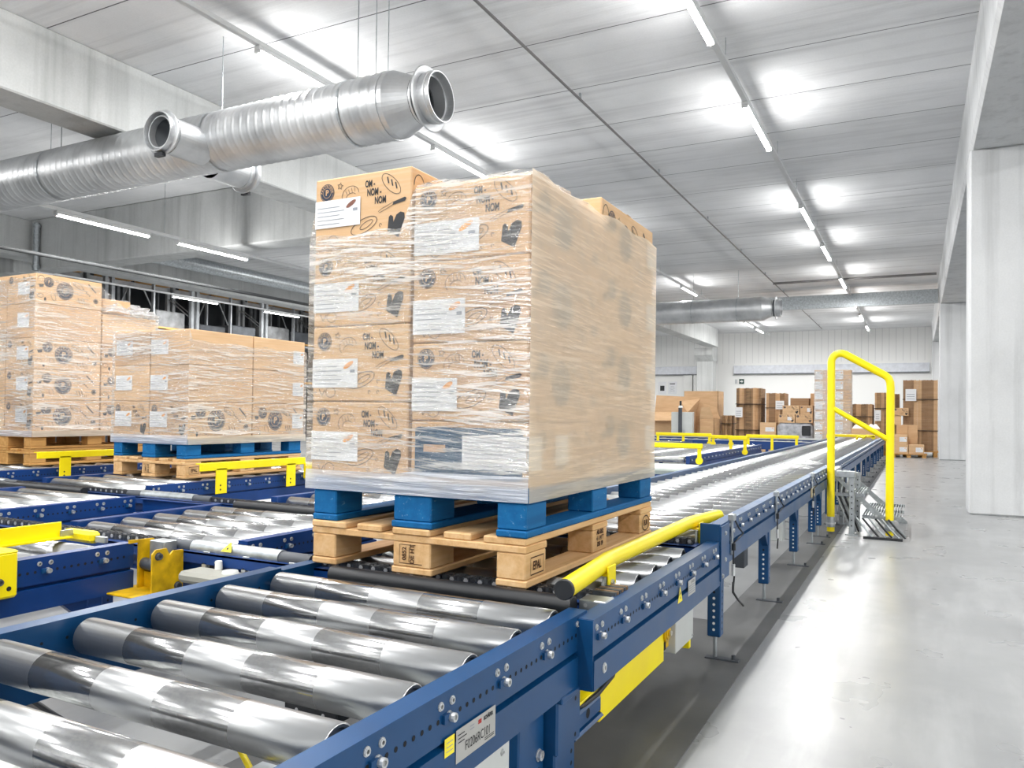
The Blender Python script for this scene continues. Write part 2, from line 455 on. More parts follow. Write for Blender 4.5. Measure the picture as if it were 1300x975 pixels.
# grey sheet band on the far wall
t2 = MB().box(-6.0, 1.42, YB - .12, YB, 2.86, 3.2, paint('blue_grey_trim', (214, 218, 226), .4), 0)
t2.box(-6.0, 1.42, YB - .13, YB, 2.82, 2.86, paint('trim_dark_lip', (108, 112, 118), .5))  # darker grey lip along the lower edge of the band
struct(t2, 'trim_2')
t3 = MB().box(-18.0, -7.3, YB - .12, YB, 2.86, 3.2, MC['blue_grey_trim'], 0)
t3.box(-18.0, -7.3, YB - .13, YB, 2.82, 2.86, MC['trim_dark_lip'])
struct(t3, 'trim_3')

def conc_thing(b, name, label, cat): 
    o = solo(b, name, label, cat); o['kind'] = 'structure'; return o
# long beams along Y
b = MB().box(-6.78, -6.3, YF, 30.5, 3.88, 4.6, CONC, .015)
conc_thing(b, 'concrete_beam', 'deep grey concrete ceiling beam passing above the silver spiral duct on the left', 'beam')
b = MB().prism([(1.47, 4.6), (1.5, 3.98), (1.53, 3.93), (3.2, 3.93), (3.2, 4.6)], 'y', YF, YB, CONCL)
conc_thing(b, 'concrete_beam', 'pale concrete ceiling beam resting on the columns at the right edge', 'beam')
b = MB().box(-14.08, -6.79, 7.0, 7.45, 3.64, 4.6, CONC, .02)
conc_thing(b, 'concrete_beam', 'broad grey cross beam below the duct with its front face lit by tubes', 'beam')
b = MB().box(-18.2, -14.62, 7.0, 7.45, 3.64, 4.6, CONC, .02)
conc_thing(b, 'concrete_beam', 'short grey cross beam far left beyond the vertical pipe', 'beam')
b = MB().box(-14.6, -14.1, YF, 30.5, 3.88, 4.6, CONC, .015)
conc_thing(b, 'concrete_beam', 'second lengthwise grey ceiling beam, ending at the vertical pipe on the far left', 'beam')
b = MB().box(-2.9, 1.47, 20.9, 21.25, 4.05, 4.35, GALV, .01)
b.box(-2.9, 1.47, 20.88, 20.9, 4.02, 4.38, GALV)
conc_thing(b, 'steel_crossbeam', 'dark steel beam spanning below the far ceiling near the back wall', 'beam')
# columns
def column(x0, x1, y0, y1, top, label, mat=CONCL, corbel=False):
    b = MB().box(x0, x1, y0, y1, 0, top, mat, .02)
    if corbel:
        b.prism([(y0 - .28, top), (y1, top), (y1, top - .55), (y0, top - .55), (y0 - .28, top - .3)], 'x', x0 - .03, x1 + .03, mat)
    o = solo(b, 'concrete_column', label, 'column'); o['kind'] = 'structure'; return o
column(1.495, 2.35, 7.7, 8.25, 3.93, 'nearest pale concrete column at the right edge beside the walkway')
column(1.495, 2.35, 20.3, 20.85, 3.93, 'second pale concrete column, seen beside the dark cardboard stack')
column(1.495, 2.0, 31.2, 31.7, 3.93, 'far right concrete column against the white back wall')
column(-7.3, -6.62, 31.0, 31.6, 3.88, 'concrete column with a small corbel standing at the back wall on the left', CONC, True)

# ------------------------------------------------------------------ luminaires
def luminaire(x, y, z, label, rodz=4.6, L=1.5, group=None, strength=1.0):
    o = thing('tube_luminaire', (x, y + L / 2, z), label, 'ceiling light', group)
    MB().box(x - .035, x + .035, y - .02, y + L + .02, z + .012, z + .055, TRUNK, .006).build('housing', o)
    b = MB().prism([(x - .03 * cos(a), z + .012 - .026 * sin(a)) for a in [pi * k / 8 for k in range(9)]], 'y', y, y + L, TUBE)
    b.build('tube', o)
    MB().box(x - .032, x + .032, y - .02, y, z - .012, z + .012, TRUNK).build('end_cap', o)
    MB().box(x - .032, x + .032, y + L, y + L + .02, z - .012, z + .012, TRUNK).build('end_cap', o)
    area_light(x, y + L / 2, z - .02, L, LAMP_W * strength)
    return o
rowR = [3.3, 6.35, 10.8, 13.85, 17.75, 21.5, 25.0, 28.3]
nmR = ['nearest glowing ceiling tube in the row above the walkway, cut by the top edge', 'second glowing ceiling tube in the row above the walkway', 'third glowing ceiling tube in the row above the walkway',
       'fourth glowing ceiling tube in the row above the walkway', 'fifth glowing ceiling tube in the row above the walkway', 'sixth glowing ceiling tube in the row above the walkway',
       'seventh glowing ceiling tube in the row above the walkway', 'farthest glowing ceiling tube in the row above the walkway']
for y, l in zip(rowR, nmR): luminaire(-.62, y, 4.28, l)
for y, l in zip([3.25, 6.2, 10.8, 17.9, 26.2, 28.4], ['glowing ceiling tube just behind the top of the big spiral duct', 'glowing ceiling tube directly above the shrink wrapped pallet boxes', 'ceiling tube of the middle row hidden behind the tall boxes',
         'small glowing ceiling tube right of the tall boxes, before the far duct', 'small glowing tube under the end of the far duct', 'farthest small glowing tube of the middle row at the back wall']): luminaire(-4.42, y, 4.33, l)
for y, l in zip([3.94, 5.73], ['long glowing tube below the left part of the spiral duct', 'glowing tube in front of the cross beam, right of the longer one']): luminaire(-8.47, y, 3.4, l, L=1.3)
for y, l in zip([8.1, 13.2, 16.7], ['glowing tube at the far left edge above the tallest box stack', 'left glowing tube of the pair before the storage racks', 'right glowing tube of the pair before the storage racks']): luminaire(-17.75, y, 4.2, l, L=1.6)
def trunking(x, z, y0, y1, label, rods):
    o = thing('light_trunking', (x, (y0 + y1) / 2, z), label, 'cable trunking')
    MB().box(x - .03, x + .03, y0, y1, z, z + .045, TRUNK, .005).build('rail', o)
    for ry in rods: MB().cyl((x, ry, z + .04), (x, ry, 4.6 if x > -18.2 else 4.6), .004, GALV, 6).build('hanging_rod', o)
    return o
trunking(-.62, 4.335, -8, 31.5, 'white light trunking running above the walkway tubes', [2.2, 5.4, 8.5, 10.3, 13, 17, 21, 25, 29])
trunking(-4.42, 4.385, -8, 31.5, 'white light trunking crossing above the big spiral duct', [2.0, 5.3, 8.6, 12, 16, 20, 24, 28])
trunking(-8.47, 3.455, 3.7, 16.8, 'white light trunking passing below the grey cross beam', [3.85, 5.5, 9, 13, 16])
trunking(-17.75, 4.255, -8, 31.5, 'thin light trunking in front of the storage racks', [4, 8, 12, 16, 20, 24, 28])
# unseen lights: two rows carried on behind the viewpoint, side rows added for light
for x, z in ((-.62, 4.26), (-4.42, 4.3), (-11.0, 4.2), (5.2, 4.3)):
    for y in (-7.2, -4.2, -1.2, 1.2):
        area_light(x, y, z, 1.5)
for y in (5, 9, 13, 17, 21, 25, 29): area_light(5.2, y, 4.3, 1.5)  # added row in the unseen right bay, light without a fitting
for y in (13, 17, 21, 25): area_light(-11.0, y, 4.2, 1.5); area_light(-15.6, y - 2, 4.2, 1.5); area_light(-9.4, y + 3.5, 4.3, 1.5)  # added unseen lights that brighten the left bays and back wall

# ------------------------------------------------------------------ pipes and ducts
b = MB().cyl((-2.35, -8, 4.53), (-2.35, 31, 4.53), .014, PIPEM, 8)
for y in range(-6, 31, 3): b.box(-2.36, -2.34, y - .015, y + .015, 4.54, 4.599, GALV)
solo(b, 'sprinkler_pipe', 'thin dark pipe running along the ceiling towards the back wall', 'pipe')
b = MB().cyl((-2.35, 19.2, 4.5), (1.4, 19.2, 4.5), .03, PIPEM, 8)
solo(b, 'sprinkler_pipe', 'thin dark pipe crossing the far ceiling above the walkway', 'pipe')
b = MB().cyl((-9.1, -2, 3.0), (-9.1, 24, 3.0), .026, paint('dark_grey_pipe', (58, 60, 62), .7, 0, .1, 9), 8)
solo(b, 'sprinkler_pipe', 'grey pipe running below the cross beam on the left', 'pipe')
b = MB().cyl((-13.8, 6.93, 3.6), (-13.8, 6.93, 4.5), .055, GALV, 10)
for z in (3.65, 4.42): b.lathe((-13.8, 6.93, z), (0, 0, 1), [(0, .07), (.05, .07)], GALV, 12)
solo(b, 'vertical_pipe', 'vertical grey pipe at the left end of the cross beam', 'pipe')
b = MB().cyl((-13.2, 7.5, 4.22), (-13.2, 31, 4.22), .15, GALV, 20)
solo(b, 'round_duct', 'long grey round duct under the ceiling behind the cross beam', 'duct')

def spiral(b, x0, x1, y, z, r, mat, pitch=.095, seg=48):
    n = int((x1 - x0) / (pitch / 7)); vs = []; fs = []
    for i in range(n + 1):
        x = x0 + (x1 - x0) * i / n
        for k in range(seg):
            a = 2 * pi * k / seg
            ph = (x / pitch - a / (2 * pi)) % 1.0
            rr = r + (.0055 if ph < .16 else 0)
            vs.append((x, y + rr * cos(a), z + rr * sin(a)))
    for i in range(n):
        for k in range(seg):
            k2 = (k + 1) % seg; fs.append((i * seg + k, i * seg + k2, (i + 1) * seg + k2, (i + 1) * seg + k))
    b.raw(vs, fs, mat, True)
INS = paint('duct_inside', (92, 96, 100), .5, .4, .1, 5)
def duct(xa, xe, y, z, r, label, spig=True, rods=(), coarse=False):
    o = thing('spiral_duct', ((xa + xe) / 2, y, z), label, 'air duct')
    b = MB(); spiral(b, xa, xe, y, z, r, DUCT, .095 if not coarse else .2, 48 if not coarse else 28); b.build('spiral_pipe', o)
    b = MB().lathe((xe, y, z), (1, 0, 0), [(-.03, r + .008), (.0, r + .008), (.001, r), (.05, r), (.26, r * .69), (.262, r * .71), (.28, r * .71), (.282, r * .68), (.38, r * .68)], DUCT, 48, False, False, False)
    b.build('reducer', o)
    q = r * .74
    b = MB().lathe((xe + .34, y, z), (1, 0, 0), [(0, q * .9), (-.004, r * .94), (.004, r * .97), (.012, r * .94), (.012, q * 1.0), (.06, q * 1.0), (.064, q * 1.04), (.08, q * 1.04), (.084, q * 1.0), (.12, q * 1.0), (.12, q * .95), (.05, q * .93), (.05, q * .84), (-.06, q * .82)], DUCT, 48, False, False, False)
    fl = b.build('end_flange', o)
    MB().lathe((xe + .34, y, z), (1, 0, 0), [(-.02, q * .96), (-.3, q * .9), (-.3, 0)], INS, 32, True, False, False).build('dark_opening', fl)
    if spig:
        for (sx, sy) in ((-5.0, -1), (-5.25, 1)):
            b = MB().lathe((sx, y, z - .10), (0, sy, 0), [(r * .6, .165), (r + .26, .165), (r + .262, .172), (r + .275, .172), (r + .277, .165), (r + .32, .165), (r + .32, .2), (r + .328, .207), (r + .336, .2), (r + .336, .178), (r + .39, .178), (r + .39, .170), (r + .33, .167), (r + .33, .150), (r + .36, .147), (r + .36, .136), (r + .25, .134)], DUCT, 40, False, False, False)
            sp = b.build('branch_spigot', o)
            MB().lathe((sx, y, z - .10), (0, sy, 0), [(r + .30, .133), (r + .05, .12), (r + .05, 0)], INS, 24, True, False, False).build('dark_opening', sp)
            MB().box(sx - .05, sx + .05, y + sy * (r + .35) - .02, y + sy * (r + .35) + .02, z - .32, z - .285, BLACK).build('clamp', sp)
    for rx in rods:
        b = MB().cyl((rx, y + .0, z + r), (rx, y, 4.6), .005, GALV, 6)
        b.lathe((rx - .012, y, z), (1, 0, 0), [(0, r + .006), (.024, r + .006)], GALV, 40, False, False, False)
        b.build('hanger', o)
    return o
duct(-14, -2.9, 3.3, 3.585, .272, 'big silver spiral air duct hanging across the upper left, with open flanged end', True, (-10.5, -7.4, -4.93, -3.3))
duct(-14, -2.35, 17.5, 3.63, .285, 'distant silver spiral air duct ending near the far ceiling', False, (-6, -4, -2.9), True)
# loose rods beside the near duct
b = MB()
for rx in (-3.16, -3.03): b.cyl((rx, 3.37, 3.83), (rx, 3.37, 4.6), .004, GALV, 6)
solo(b, 'hanging_rods', 'two thin rods dropping from the ceiling to the duct end', 'rod')

# ------------------------------------------------------------------ conveyors
Z = .51
def rail(x, s, y0, y1, zt, blue, depth=.178, groove=True):
    """C profile side rail: outer face at x, s=+1 if the outside points to +x"""
    m_ = blue; w = .05; g0 = zt - .090
    if groove:
        o_ = [(0, zt), (0, g0), (-.016, g0 - .003), (-.016, g0 - .010), (.003, g0 - .013), (.003, zt - depth)]
    else: o_ = [(0, zt), (0, zt - depth)]
    pts = [(-w, zt)] + o_ + [(-w, zt - depth)]
    inn = [(-w, zt - depth + .003), (-.004 + (0.0), zt - depth + .003), (-.002, g0 - .017), (-.020, g0 - .012), (-.020, g0 + .001), (-.004, g0 + .004), (-.004, zt - .003), (-w, zt - .003)] if groove else [(-w, zt - depth + .003), (-.003, zt - depth + .003), (-.003, zt - .003), (-w, zt - .003)]
    poly = [(x + s * a, c) for a, c in pts]
    return MB().prism(poly, 'y', y0, y1, m_)
def bolt_mesh(b, x, y, z, s, r=.0075, h=.012, mat=ZINC):
    b.lathe((x, y, z), (s, 0, 0), [(0, r * 1.25), (.002, r * 1.25), (.002, r), (h, r), (h, r * .55), (h - .004, r * .5), (h - .004, 0)], mat, 10, False, False, False)
ROLLER_SRC = {}
def roller_mesh(L, r, mat):
    b = MB()
    b.lathe((-L / 2 + .006, 0, 0), (1, 0, 0), [(0, r - .004), (.002, r), (L - .014, r), (L - .012, r - .004)], mat, 32, True, False, False)
    for sg in (-1, 1):
        b.lathe((sg * (L / 2 - .006), 0, 0), (sg, 0, 0), [(0, r - .003), (.0, r - .008), (-.008, r - .012), (-.008, .014), (.002, .014), (.002, 0)], RUB, 20, False, False, False)
        b.cyl((sg * (L / 2 - .012), 0, 0), (sg * (L / 2 + .03), 0, 0), .007, ZINC, 6)
    return b
def conveyor(label, x0, x1, y0, y1, rollers, legs=(), zt=Z, blue=None, bolts='R', rmat=None, rr=.043, cross=(), holes=True, name='roller_conveyor', legbot=0.0, foot='plate', drop=.003, zleft=None, yl0=None, groove=True, boltR=(), legmat=None, pairs=True, caps=False):
    blue = blue or BLUE; rmat = rmat or ROLL
    o = thing(name, ((x0 + x1) / 2, (y0 + y1) / 2, 0), label, 'conveyor')
    for (x, s) in ((x0, -1), (x1, 1)):
        b = rail(x, s, (yl0 if (yl0 is not None and s == -1) else y0), y1, (zleft or zt) if s == -1 else zt, blue, groove=groove)
        if holes and s == 1:
            ys = y0 + .03; fs_ = []
            n = int((y1 - y0 - .04) / .0255)
            for k in range(n):
                yy = ys + k * .0255
                if min([abs(yy - q) for q in boltR] or [1]) < .02: continue
                b.disc((x + .0006, yy, zt - .048), (1, 0, 0), .0052, DARK, 8)
                # holes read through from the inside of the left rail too
        rl = b.build('side_rail', o)
        if caps:
            if s == 1 or yl0 is None: MB().box(x - .05 if s == 1 else x, x if s == 1 else x + .05, y0 - .004, y0, zt - .178, zt - .001, blue).build('end_plate', o)
    # left rail inner side marks
    b = MB()
    yy = y0 + .06
    while yy < y1 - .05 and holes:
        b.disc((x0 + .0506, yy, (zleft or zt) - .045), (1, 0, 0), .004, DARK, 8); yy += .062
    if b.v: b.build('rail_holes', o)
    L = (x1 - x0) - .145
    key = (round(L, 3), rr, rmat.name)
    cx = (x0 + x1) / 2; zc = zt - drop - rr
    for y in rollers:
        if key not in ROLLER_SRC:
            bb = roller_mesh(L, rr, rmat); bb.v = [(a + cx, b_ + y, c + zc) for a, b_, c in bb.v]
            ro = bb.build('roller', o, org=(cx, y, zc)); ROLLER_SRC[key] = ro
        else:
            src = ROLLER_SRC[key]; c = src.copy(); col.objects.link(c); c.parent = o
            ORG[c.name] = Vector((cx, y, zc)); c.location = Vector((cx, y, zc)) - ORG[o.name]
    # bolts on the visible (right) face
    if bolts:
        first = None
        for y in (boltR or rollers):
            if not (y0 + .01 < y < y1 - .005): continue
            lst = [(y, zt - .048, 1)]
            if pairs: lst += [(y - .028, zt - .022, 0), (y + .011, zt - .022, 0)]
            for (yy, zz, big) in lst:
                kk = ('bolt', big)
                if kk not in ROLLER_SRC:
                    bb = MB(); bolt_mesh(bb, x1, yy, zz, 1, .0085 if big else .0068, .016 if big else .004)
                    if big: bb.box(x1, x1 + .006, yy - .022, yy + .004, zz - .008, zz + .008, blue)
                    ROLLER_SRC[kk] = bb.build('bolt', o, org=(x1, yy, zz))
                else:
                    c = ROLLER_SRC[kk].copy(); col.objects.link(c); c.parent = o
                    ORG[c.name] = Vector((x1, yy, zz)); c.location = Vector((x1, yy, zz)) - ORG[o.name]
    for y in cross:
        MB().box(x0 + .004, x1 - .004, y - .025, y + .025, zt - .175, zt - .115, blue).build('cross_member', o)
    for y in legs:
        for (x, s) in ((x0, -1), (x1, 1)):
            xa, xb = (x - .058, x - .003) if s == 1 else (x + .003, x + .058)
            b = MB().box(xa, xb, y - .03, y + .03, .10, zt - .12, legmat or blue, .004)
            b.prism([(y - .03, zt - .178), (y - .03, zt - .26), (y - (.12 if y > y0 + .14 else .03) - .001, zt - .178)], 'x', xa + .02, xb - .005, legmat or blue)
            for k in range(7): b.disc((xb + .0005 if s == 1 else xb + .0005, y, .13 + k * .026), (1, 0, 0), .006, DARK, 8)
            for k in range(7): b.disc(((xa + xb) / 2, y - .0305, .13 + k * .026), (0, -1, 0), .006, WHITEP if k < 6 else DARK, 8)
            lg = b.build('leg', o)
            b = MB().cyl(((xa + xb) / 2, y, .012), ((xa + xb) / 2, y, .13), .008, GALV, 8)
            b.box((xa + xb) / 2 - .04, (xa + xb) / 2 + .1, y - .02, y + .02, 0, .01, RUB, .002)
            b.cyl(((xa + xb) / 2 + .075, y, .01), ((xa + xb) / 2 + .075, y, .028), .008, RUB, 8)
            b.build('levelling_foot', lg)
    return o
def rng(a, b, st):
    r_ = []; y = a
    while y < b + 1e-6: r_.append(round(y, 4)); y += st
    return r_

# near conveyor (bottom left of the picture)
yA = [-.166 - .2135 * k for k in range(9)]
cA = conveyor('nearest blue roller conveyor with large banded steel rollers in the lower left foreground', -.862, .243, -2.02, -.13, yA, (-1.4,), boltR=yA, cross=(-1.55,), caps=True)
cA_o = cA
def text_mesh(s, size, align='CENTER', bold=0.0):
    cu = bpy.data.curves.new('txt', 'FONT'); cu.body = s; cu.size = size; cu.align_x = align; cu.align_y = 'CENTER'; cu.offset = bold
    cu.resolution_u = 3
    ob = bpy.data.objects.new('txt', cu); col.objects.link(ob)
    dg = bpy.context.evaluated_depsgraph_get(); ev = ob.evaluated_get(dg); me = ev.to_mesh()
    vs = [tuple(v.co)[:2] for v in me.vertices]; fs = [tuple(p.vertices) for p in me.polygons]
    ev.to_mesh_clear(); bpy.data.objects.remove(ob); bpy.data.curves.remove(cu)
    return vs, fs
class Art:
    """flat print on a face: o origin, u right, v up, n outward"""
    def __init__(s, o, u, v, off=.0012):
        s.o = Vector(o); s.u = Vector(u).normalized(); s.v = Vector(v).normalized(); s.n = s.u.cross(s.v); s.off = off; s.mb = MB(); s.lvl = 0
    def P(s, x, y): return s.o + s.u * x + s.v * y + s.n * (s.off + s.lvl * .0006)
    def poly(s, pts, mat): s.mb.raw([s.P(*p) for p in pts], [tuple(range(len(pts)))], mat); return s
    def rect(s, x0, y0, x1, y1, mat): return s.poly([(x0, y0), (x1, y0), (x1, y1), (x0, y1)], mat)
    def stroke(s, pts, w, mat, closed=False):
        pts = [Vector(p).to_2d() if len(p) > 2 else Vector(p) for p in pts]; n = len(pts)
        L = []; Rr = []
        for i in range(n):
            a = pts[(i - 1) % n] if (closed or i) else pts[0]; c = pts[(i + 1) % n] if (closed or i < n - 1) else pts[-1]
            d = (c - a); d = d.normalized() if d.length > 0 else Vector((1, 0)); q = Vector((-d.y, d.x)) * (w / 2)
            L.append(pts[i] + q); Rr.append(pts[i] - q)
        m_ = n if closed else n - 1
        s.mb.raw([s.P(*p) for p in L] + [s.P(*p) for p in Rr], [(i, (i + 1) % n, n + (i + 1) % n, n + i) for i in range(m_)], mat)
        return s
    def disc(s, cx, cy_, r, mat, seg=24, ry=None, rot=0):
        ry = ry or r
        return s.poly([(cx + r * cos(2 * pi * k / seg) * cos(rot) - ry * sin(2 * pi * k / seg) * sin(rot), cy_ + r * cos(2 * pi * k / seg) * sin(rot) + ry * sin(2 * pi * k / seg) * cos(rot)) for k in range(seg)], mat)
    def ell(s, cx, cy_, r, ry, w, mat, rot=0, a0=0, a1=2 * pi, seg=24):
        full = abs(a1 - a0 - 2 * pi) < 1e-3
        pts = []
        for k in range(seg + (0 if full else 1)):
            a = a0 + (a1 - a0) * k / seg
            pts.append((cx + r * cos(a) * cos(rot) - ry * sin(a) * sin(rot), cy_ + r * cos(a) * sin(rot) + ry * sin(a) * cos(rot)))
        return s.stroke(pts, w, mat, full)
    def text(s, st, x, y, size, mat, rot=0, align='CENTER', bold=0.0, sx=1.0):
        vs, fs = text_mesh(st, size, align, bold)
        s.mb.raw([s.P(x + (a * sx) * cos(rot) - b_ * sin(rot), y + (a * sx) * sin(rot) + b_ * cos(rot)) for a, b_ in vs], fs, mat); return s
    def star(s, x, y, r, mat, w=.0025, rot=.2):
        return s.stroke([(x + (r if k % 2 == 0 else r * .45) * sin(rot + pi * k / 5), y + (r if k % 2 == 0 else r * .45) * cos(rot + pi * k / 5)) for k in range(10)], w, mat, True)
    def build(s, name, parent): return s.mb.build(name, parent)

# nameplate, yellow sticker, grey control box on the near conveyor
a = Art((.246, -.785, .366), (0, 1, 0), (0, 0, 1), .0012)
a.rect(0, 0, .152, .062, PLATE); a.lvl = 1
a.text('F0206RC101', .082, .022, .026, INK, sx=.72)
a.text('SSI', .088, .05, .0105, RED, bold=.0007); a.text('SCHÄFER', .122, .05, .0105, INK, bold=.0006, sx=.85)
for k in range(3): a.rect(.006, .036 + k * .007, .03 + (k % 2) * .008, .038 + k * .007, INK)
for k in range(2): a.rect(.05, .046 + k * .006, .066, .048 + k * .006, LABELT)
a.rect(.108, .006, .146, .0075, INK); a.rect(.108, .010, .146, .0112, INK)
tag(a.build('nameplate', cA), 'silver plate with F0206RC101')
a = Art((.246, -.825, .392), (0, 1, 0), (0, 0, 1), .0012)
a.rect(0, 0, .034, .034, paint('sticker_yellow', (250, 230, 60), .5)); a.lvl = 1
for k in range(3): a.rect(.006, .008 + k * .008, .028, .0095 + k * .008, LABELT)
tag(a.build('sticker', cA), 'small yellow sticker')
b = MB().box(.06, .236, -1.25, -.545, .10, .338, GREYP, .004)
for (y, z) in ((-.58, .31), (-.58, .14), (-1.2, .31), (-1.2, .14)): bolt_mesh(b, .236, y, z, 1, .006, .004)
tag(b.build('control_box', cA), 'light grey control box under the rail')
# C shaped leg cluster of the near conveyor
b = MB().box(.13, .205, -.44, -.305, .012, .334, BLUE, .004)
b.box(.15, .238, -.300, -.155, .19, .330, BLUE, .005)
b.box(.15, .232, -.300, -.175, .012, .20, BLUE, .005)
b.box(.10, .250, -.30, -.05, .318, .334, BLUE, .003)
for z in (.315, .205): bolt_mesh(b, .205, -.335, z, 1, .012, .010)
for k in range(5): b.disc((.2056, -.335, .17 - k * .03), (1, 0, 0), .006, DARK)
for z in (.30, .21): b.disc((.2386, -.19, z), (1, 0, 0), .006, DARK)
for z in (.17, .14, .11, .08): b.disc((.2326, -.20, z), (1, 0, 0), .006, DARK)
bolt_mesh(b, .246, -.18, .365, 1, .011, .004)
tag(b.build('support_post', cA), 'wide blue post bolted under the rail')
b = MB().tube([(-.1, -.98, .40), (.02, -1.04, .37), (.08, -1.12, .34), (.1, -1.3, .3)], .006, YEL, 8); b.build('yellow_cable', cA)
b = MB().box(-.02, .06, -1.04, -1.0, .3, .4, GALV, .003); bolt_mesh(b, .06, -1.02, .38, 1, .008, .006); b.build('cable_bracket', cA)
b = MB().box(-.33, -.17, -.62, -.56, .30, .33, BLACK, .003)
for x in (-.29, -.21): b.disc((x, -.621, .315), (0, -1, 0), .005, ZINC)
b.build('sensor_bar', cA)

# transfer section under the loaded pallet
yT = [-.143 + .1825 * k for k in range(8)]
cT = conveyor('blue roller conveyor section carrying the loaded pallet, below the yellow guide tube', -.862, .285, -.19, 1.215, [y for y in yT if .12 < y < 1.1], (), boltR=yT, zt=.502, cross=(), caps=True, groove=True, drop=-.004, yl0=-.12)
for y in (yT[0] + .0, yT[7]):
    pass

# yellow lift cover below the rail
b = MB().prism([(.08, .146), (.72, .146), (.72, .24), (.62, .24), (.58, .30), (.34, .30), (.30, .325), (.08, .325)], 'x', .19, .2, YEL)
b.box(.05, .2, .08, .09, .146, .325, YEL); b.box(.05, .2, .08, .72, .14, .146, YEL)
b.build('yellow_skirt', cT)
b = MB().box(.17, .196, .70, .80, .17, .325, YELO, .003); b.lathe((.196, .745, .235), (1, 0, 0), [(0, .034), (.012, .034), (.012, .024), (.016, .024), (.016, .012), (.02, .012), (.02, 0)], YELO, 24, False, False)
bolt_mesh(b, .212, .745, .235, 1, .009, .01); b.box(.19, .198, .735, .755, .172, .20, DARK)
b.build('bearing_plate', cT)
b = MB().box(.10, .222, .80, 1.05, .145, .325, GREYP, .003)
for (y, z) in ((.815, .31), (1.035, .31), (1.035, .16)): bolt_mesh(b, .222, y, z, 1, .005, .003)
tag(b.build('control_box', cT), 'light grey control box')
b = MB().box(.17, .2, 1.075, 1.10, .09, .30, YEL, .002); b.build('yellow_strip', cT)
a = Art((.288, .71, .40), (0, 1, 0), (0, 0, 1), .0012); a.rect(0, -.02, .10, .035, PLATE); a.lvl = 1
for k in range(4): a.rect(.01, -.012 + k * .008, .09, -.009 + k * .008, LABELT)
a.text('SCHÄFER', .06, .024, .012, INK)
a.build('nameplate', cT)
a = Art((.288, .575, .383), (0, 1, 0), (0, 0, 1), .0012); a.poly([(0, 0), (.06, 0), (.03, .055)], MC['sticker_yellow']); a.lvl = 1
a.poly([(.028, .012), (.036, .012), (.024, .026), (.034, .028), (.03, .04), (.018, .026), (.028, .022)], INK)
tag(a.build('warning_sticker', cT), 'yellow warning triangle')
b = MB().tube([(.21, .165, .335), (.225, .16, .30), (.225, .12, .265), (.215, .03, .24), (.205, -.05, .232), (.19, -.1, .235)], .007, BLACK, 8); b.build('cable', cT)
b = MB().box(.04, .205, -.12, .09, .165, .225, BLUE, .012); b.box(.04, .212, -.125, .09, .155, .168, BLUE, .006); b.disc((.2056, -.02, .2), (1, 0, 0), .014, DARK, 14)
b.build('motor_box', cT)
b = MB().box(.04, .205, -.14, .078, .236, .244, YEL, .002); b.build('yellow_tray', cT)
b = MB(); bolt_mesh(b, .288, -.12, .365, 1, .011, .004); b.build('bolt', cT)

# long conveyor in sections towards the back wall
def long_sec(k, y0, y1, label, legs, plain):
    rl = [y for y in rng(1.40, 20, .205) if y0 < y < y1]
    return conveyor(label, -.85, .285, y0, y1, rl, legs, zt=.570, zleft=.537, boltR=[y + .04 for y in rl], rmat=ROLL, drop=.054, rr=.042, cross=[y0 + .6], holes=(k < 2), pairs=(k < 2))
secs = [(1.22, 3.3, (1.29, 2.47)), (3.3, 5.35, (3.64, 4.69, 5.12)), (5.35, 7.4, (6.0, 6.95)), (7.4, 9.9, (7.8, 9.1)), (9.9, 12.4, (10.3, 11.6)), (12.4, 14.9, (12.8, 14.1)), (14.9, 17.2, (15.3, 16.6)), (17.2, 19.5, (17.6, 18.9))]
lb = ['first section of the long roller conveyor, right behind the loaded pallet', 'second section of the long roller conveyor, between pallet and yellow handrail', 'third section of the long roller conveyor, just behind the yellow handrail',
      'fourth section of the long roller conveyor, beyond the yellow handrail', 'fifth section of the long roller conveyor, in the bright distance', 'sixth section of the long roller conveyor, beside the wrapped far stacks',
      'seventh section of the long roller conveyor, second from its far end', 'last section of the long roller conveyor, at its far end']
LS = [long_sec(k, s0, s1, l, lg, 0) for k, ((s0, s1, lg), l) in enumerate(zip(secs, lb))]
b = MB().box(.205, .287, 1.216, 1.226, .33, .574, BLUE, .002); b.box(.287, .293, 1.216, 1.37, .34, .565, BLUE, .002)
bolt_mesh(b, .293, 1.29, .53, 1, .008, .006); bolt_mesh(b, .293, 1.29, .42, 1, .008, .006); bolt_mesh(b, .293, 1.24, .36, 1, .008, .006)
b.build('end_plate', LS[0])
def sensor(parent, y, big):
    b = MB().box(.288, .298, y - .008, y + .008, .42, .60, GALV, .002)
    b.box(.278, .305, y - .012, y + .03, .565, .595, GALV, .003)
    b.cyl((.30, y, .44), (.30, y, .47), .010, BLACK, 10)
    b.tube([(.3, y + .02, .57), (.31, y + .06, .53), (.32, y + .11, .50), (.31, y + .07, .485), (.3, y, .47), (.3, y, .38), (.303, y + .01, .33), (.3, y + .0, .27)], .004, BLACK, 6)
    b.cyl((.3, y, .33), (.3, y, .38), .008, ZINC, 8)
    if big: b.tube([(.3, y, .30), (.31, y - .05, .27), (.32, y + .0, .23), (.33, y + .07, .19)], .005, BLACK, 6)
    b.build('sensor_bracket', parent)
sensor(LS[0], 1.42, True); sensor(LS[0], 2.62, False); sensor(LS[1], 4.35, False)
b = MB().box(.12, .18, 2.3, 2.40, .2, .36, RUB, .004); b.build('grey_box', LS[0])
b = MB().box(.1, .2, 3.5, 3.62, .18, .38, GREYP, .004); b.build('grey_box', LS[1])
b = MB().box(.288, .296, 4.28, 4.5, .41, .48, paint('beige_plate', (190, 176, 140), .5), .002); b.build('beige_plate', LS[1])
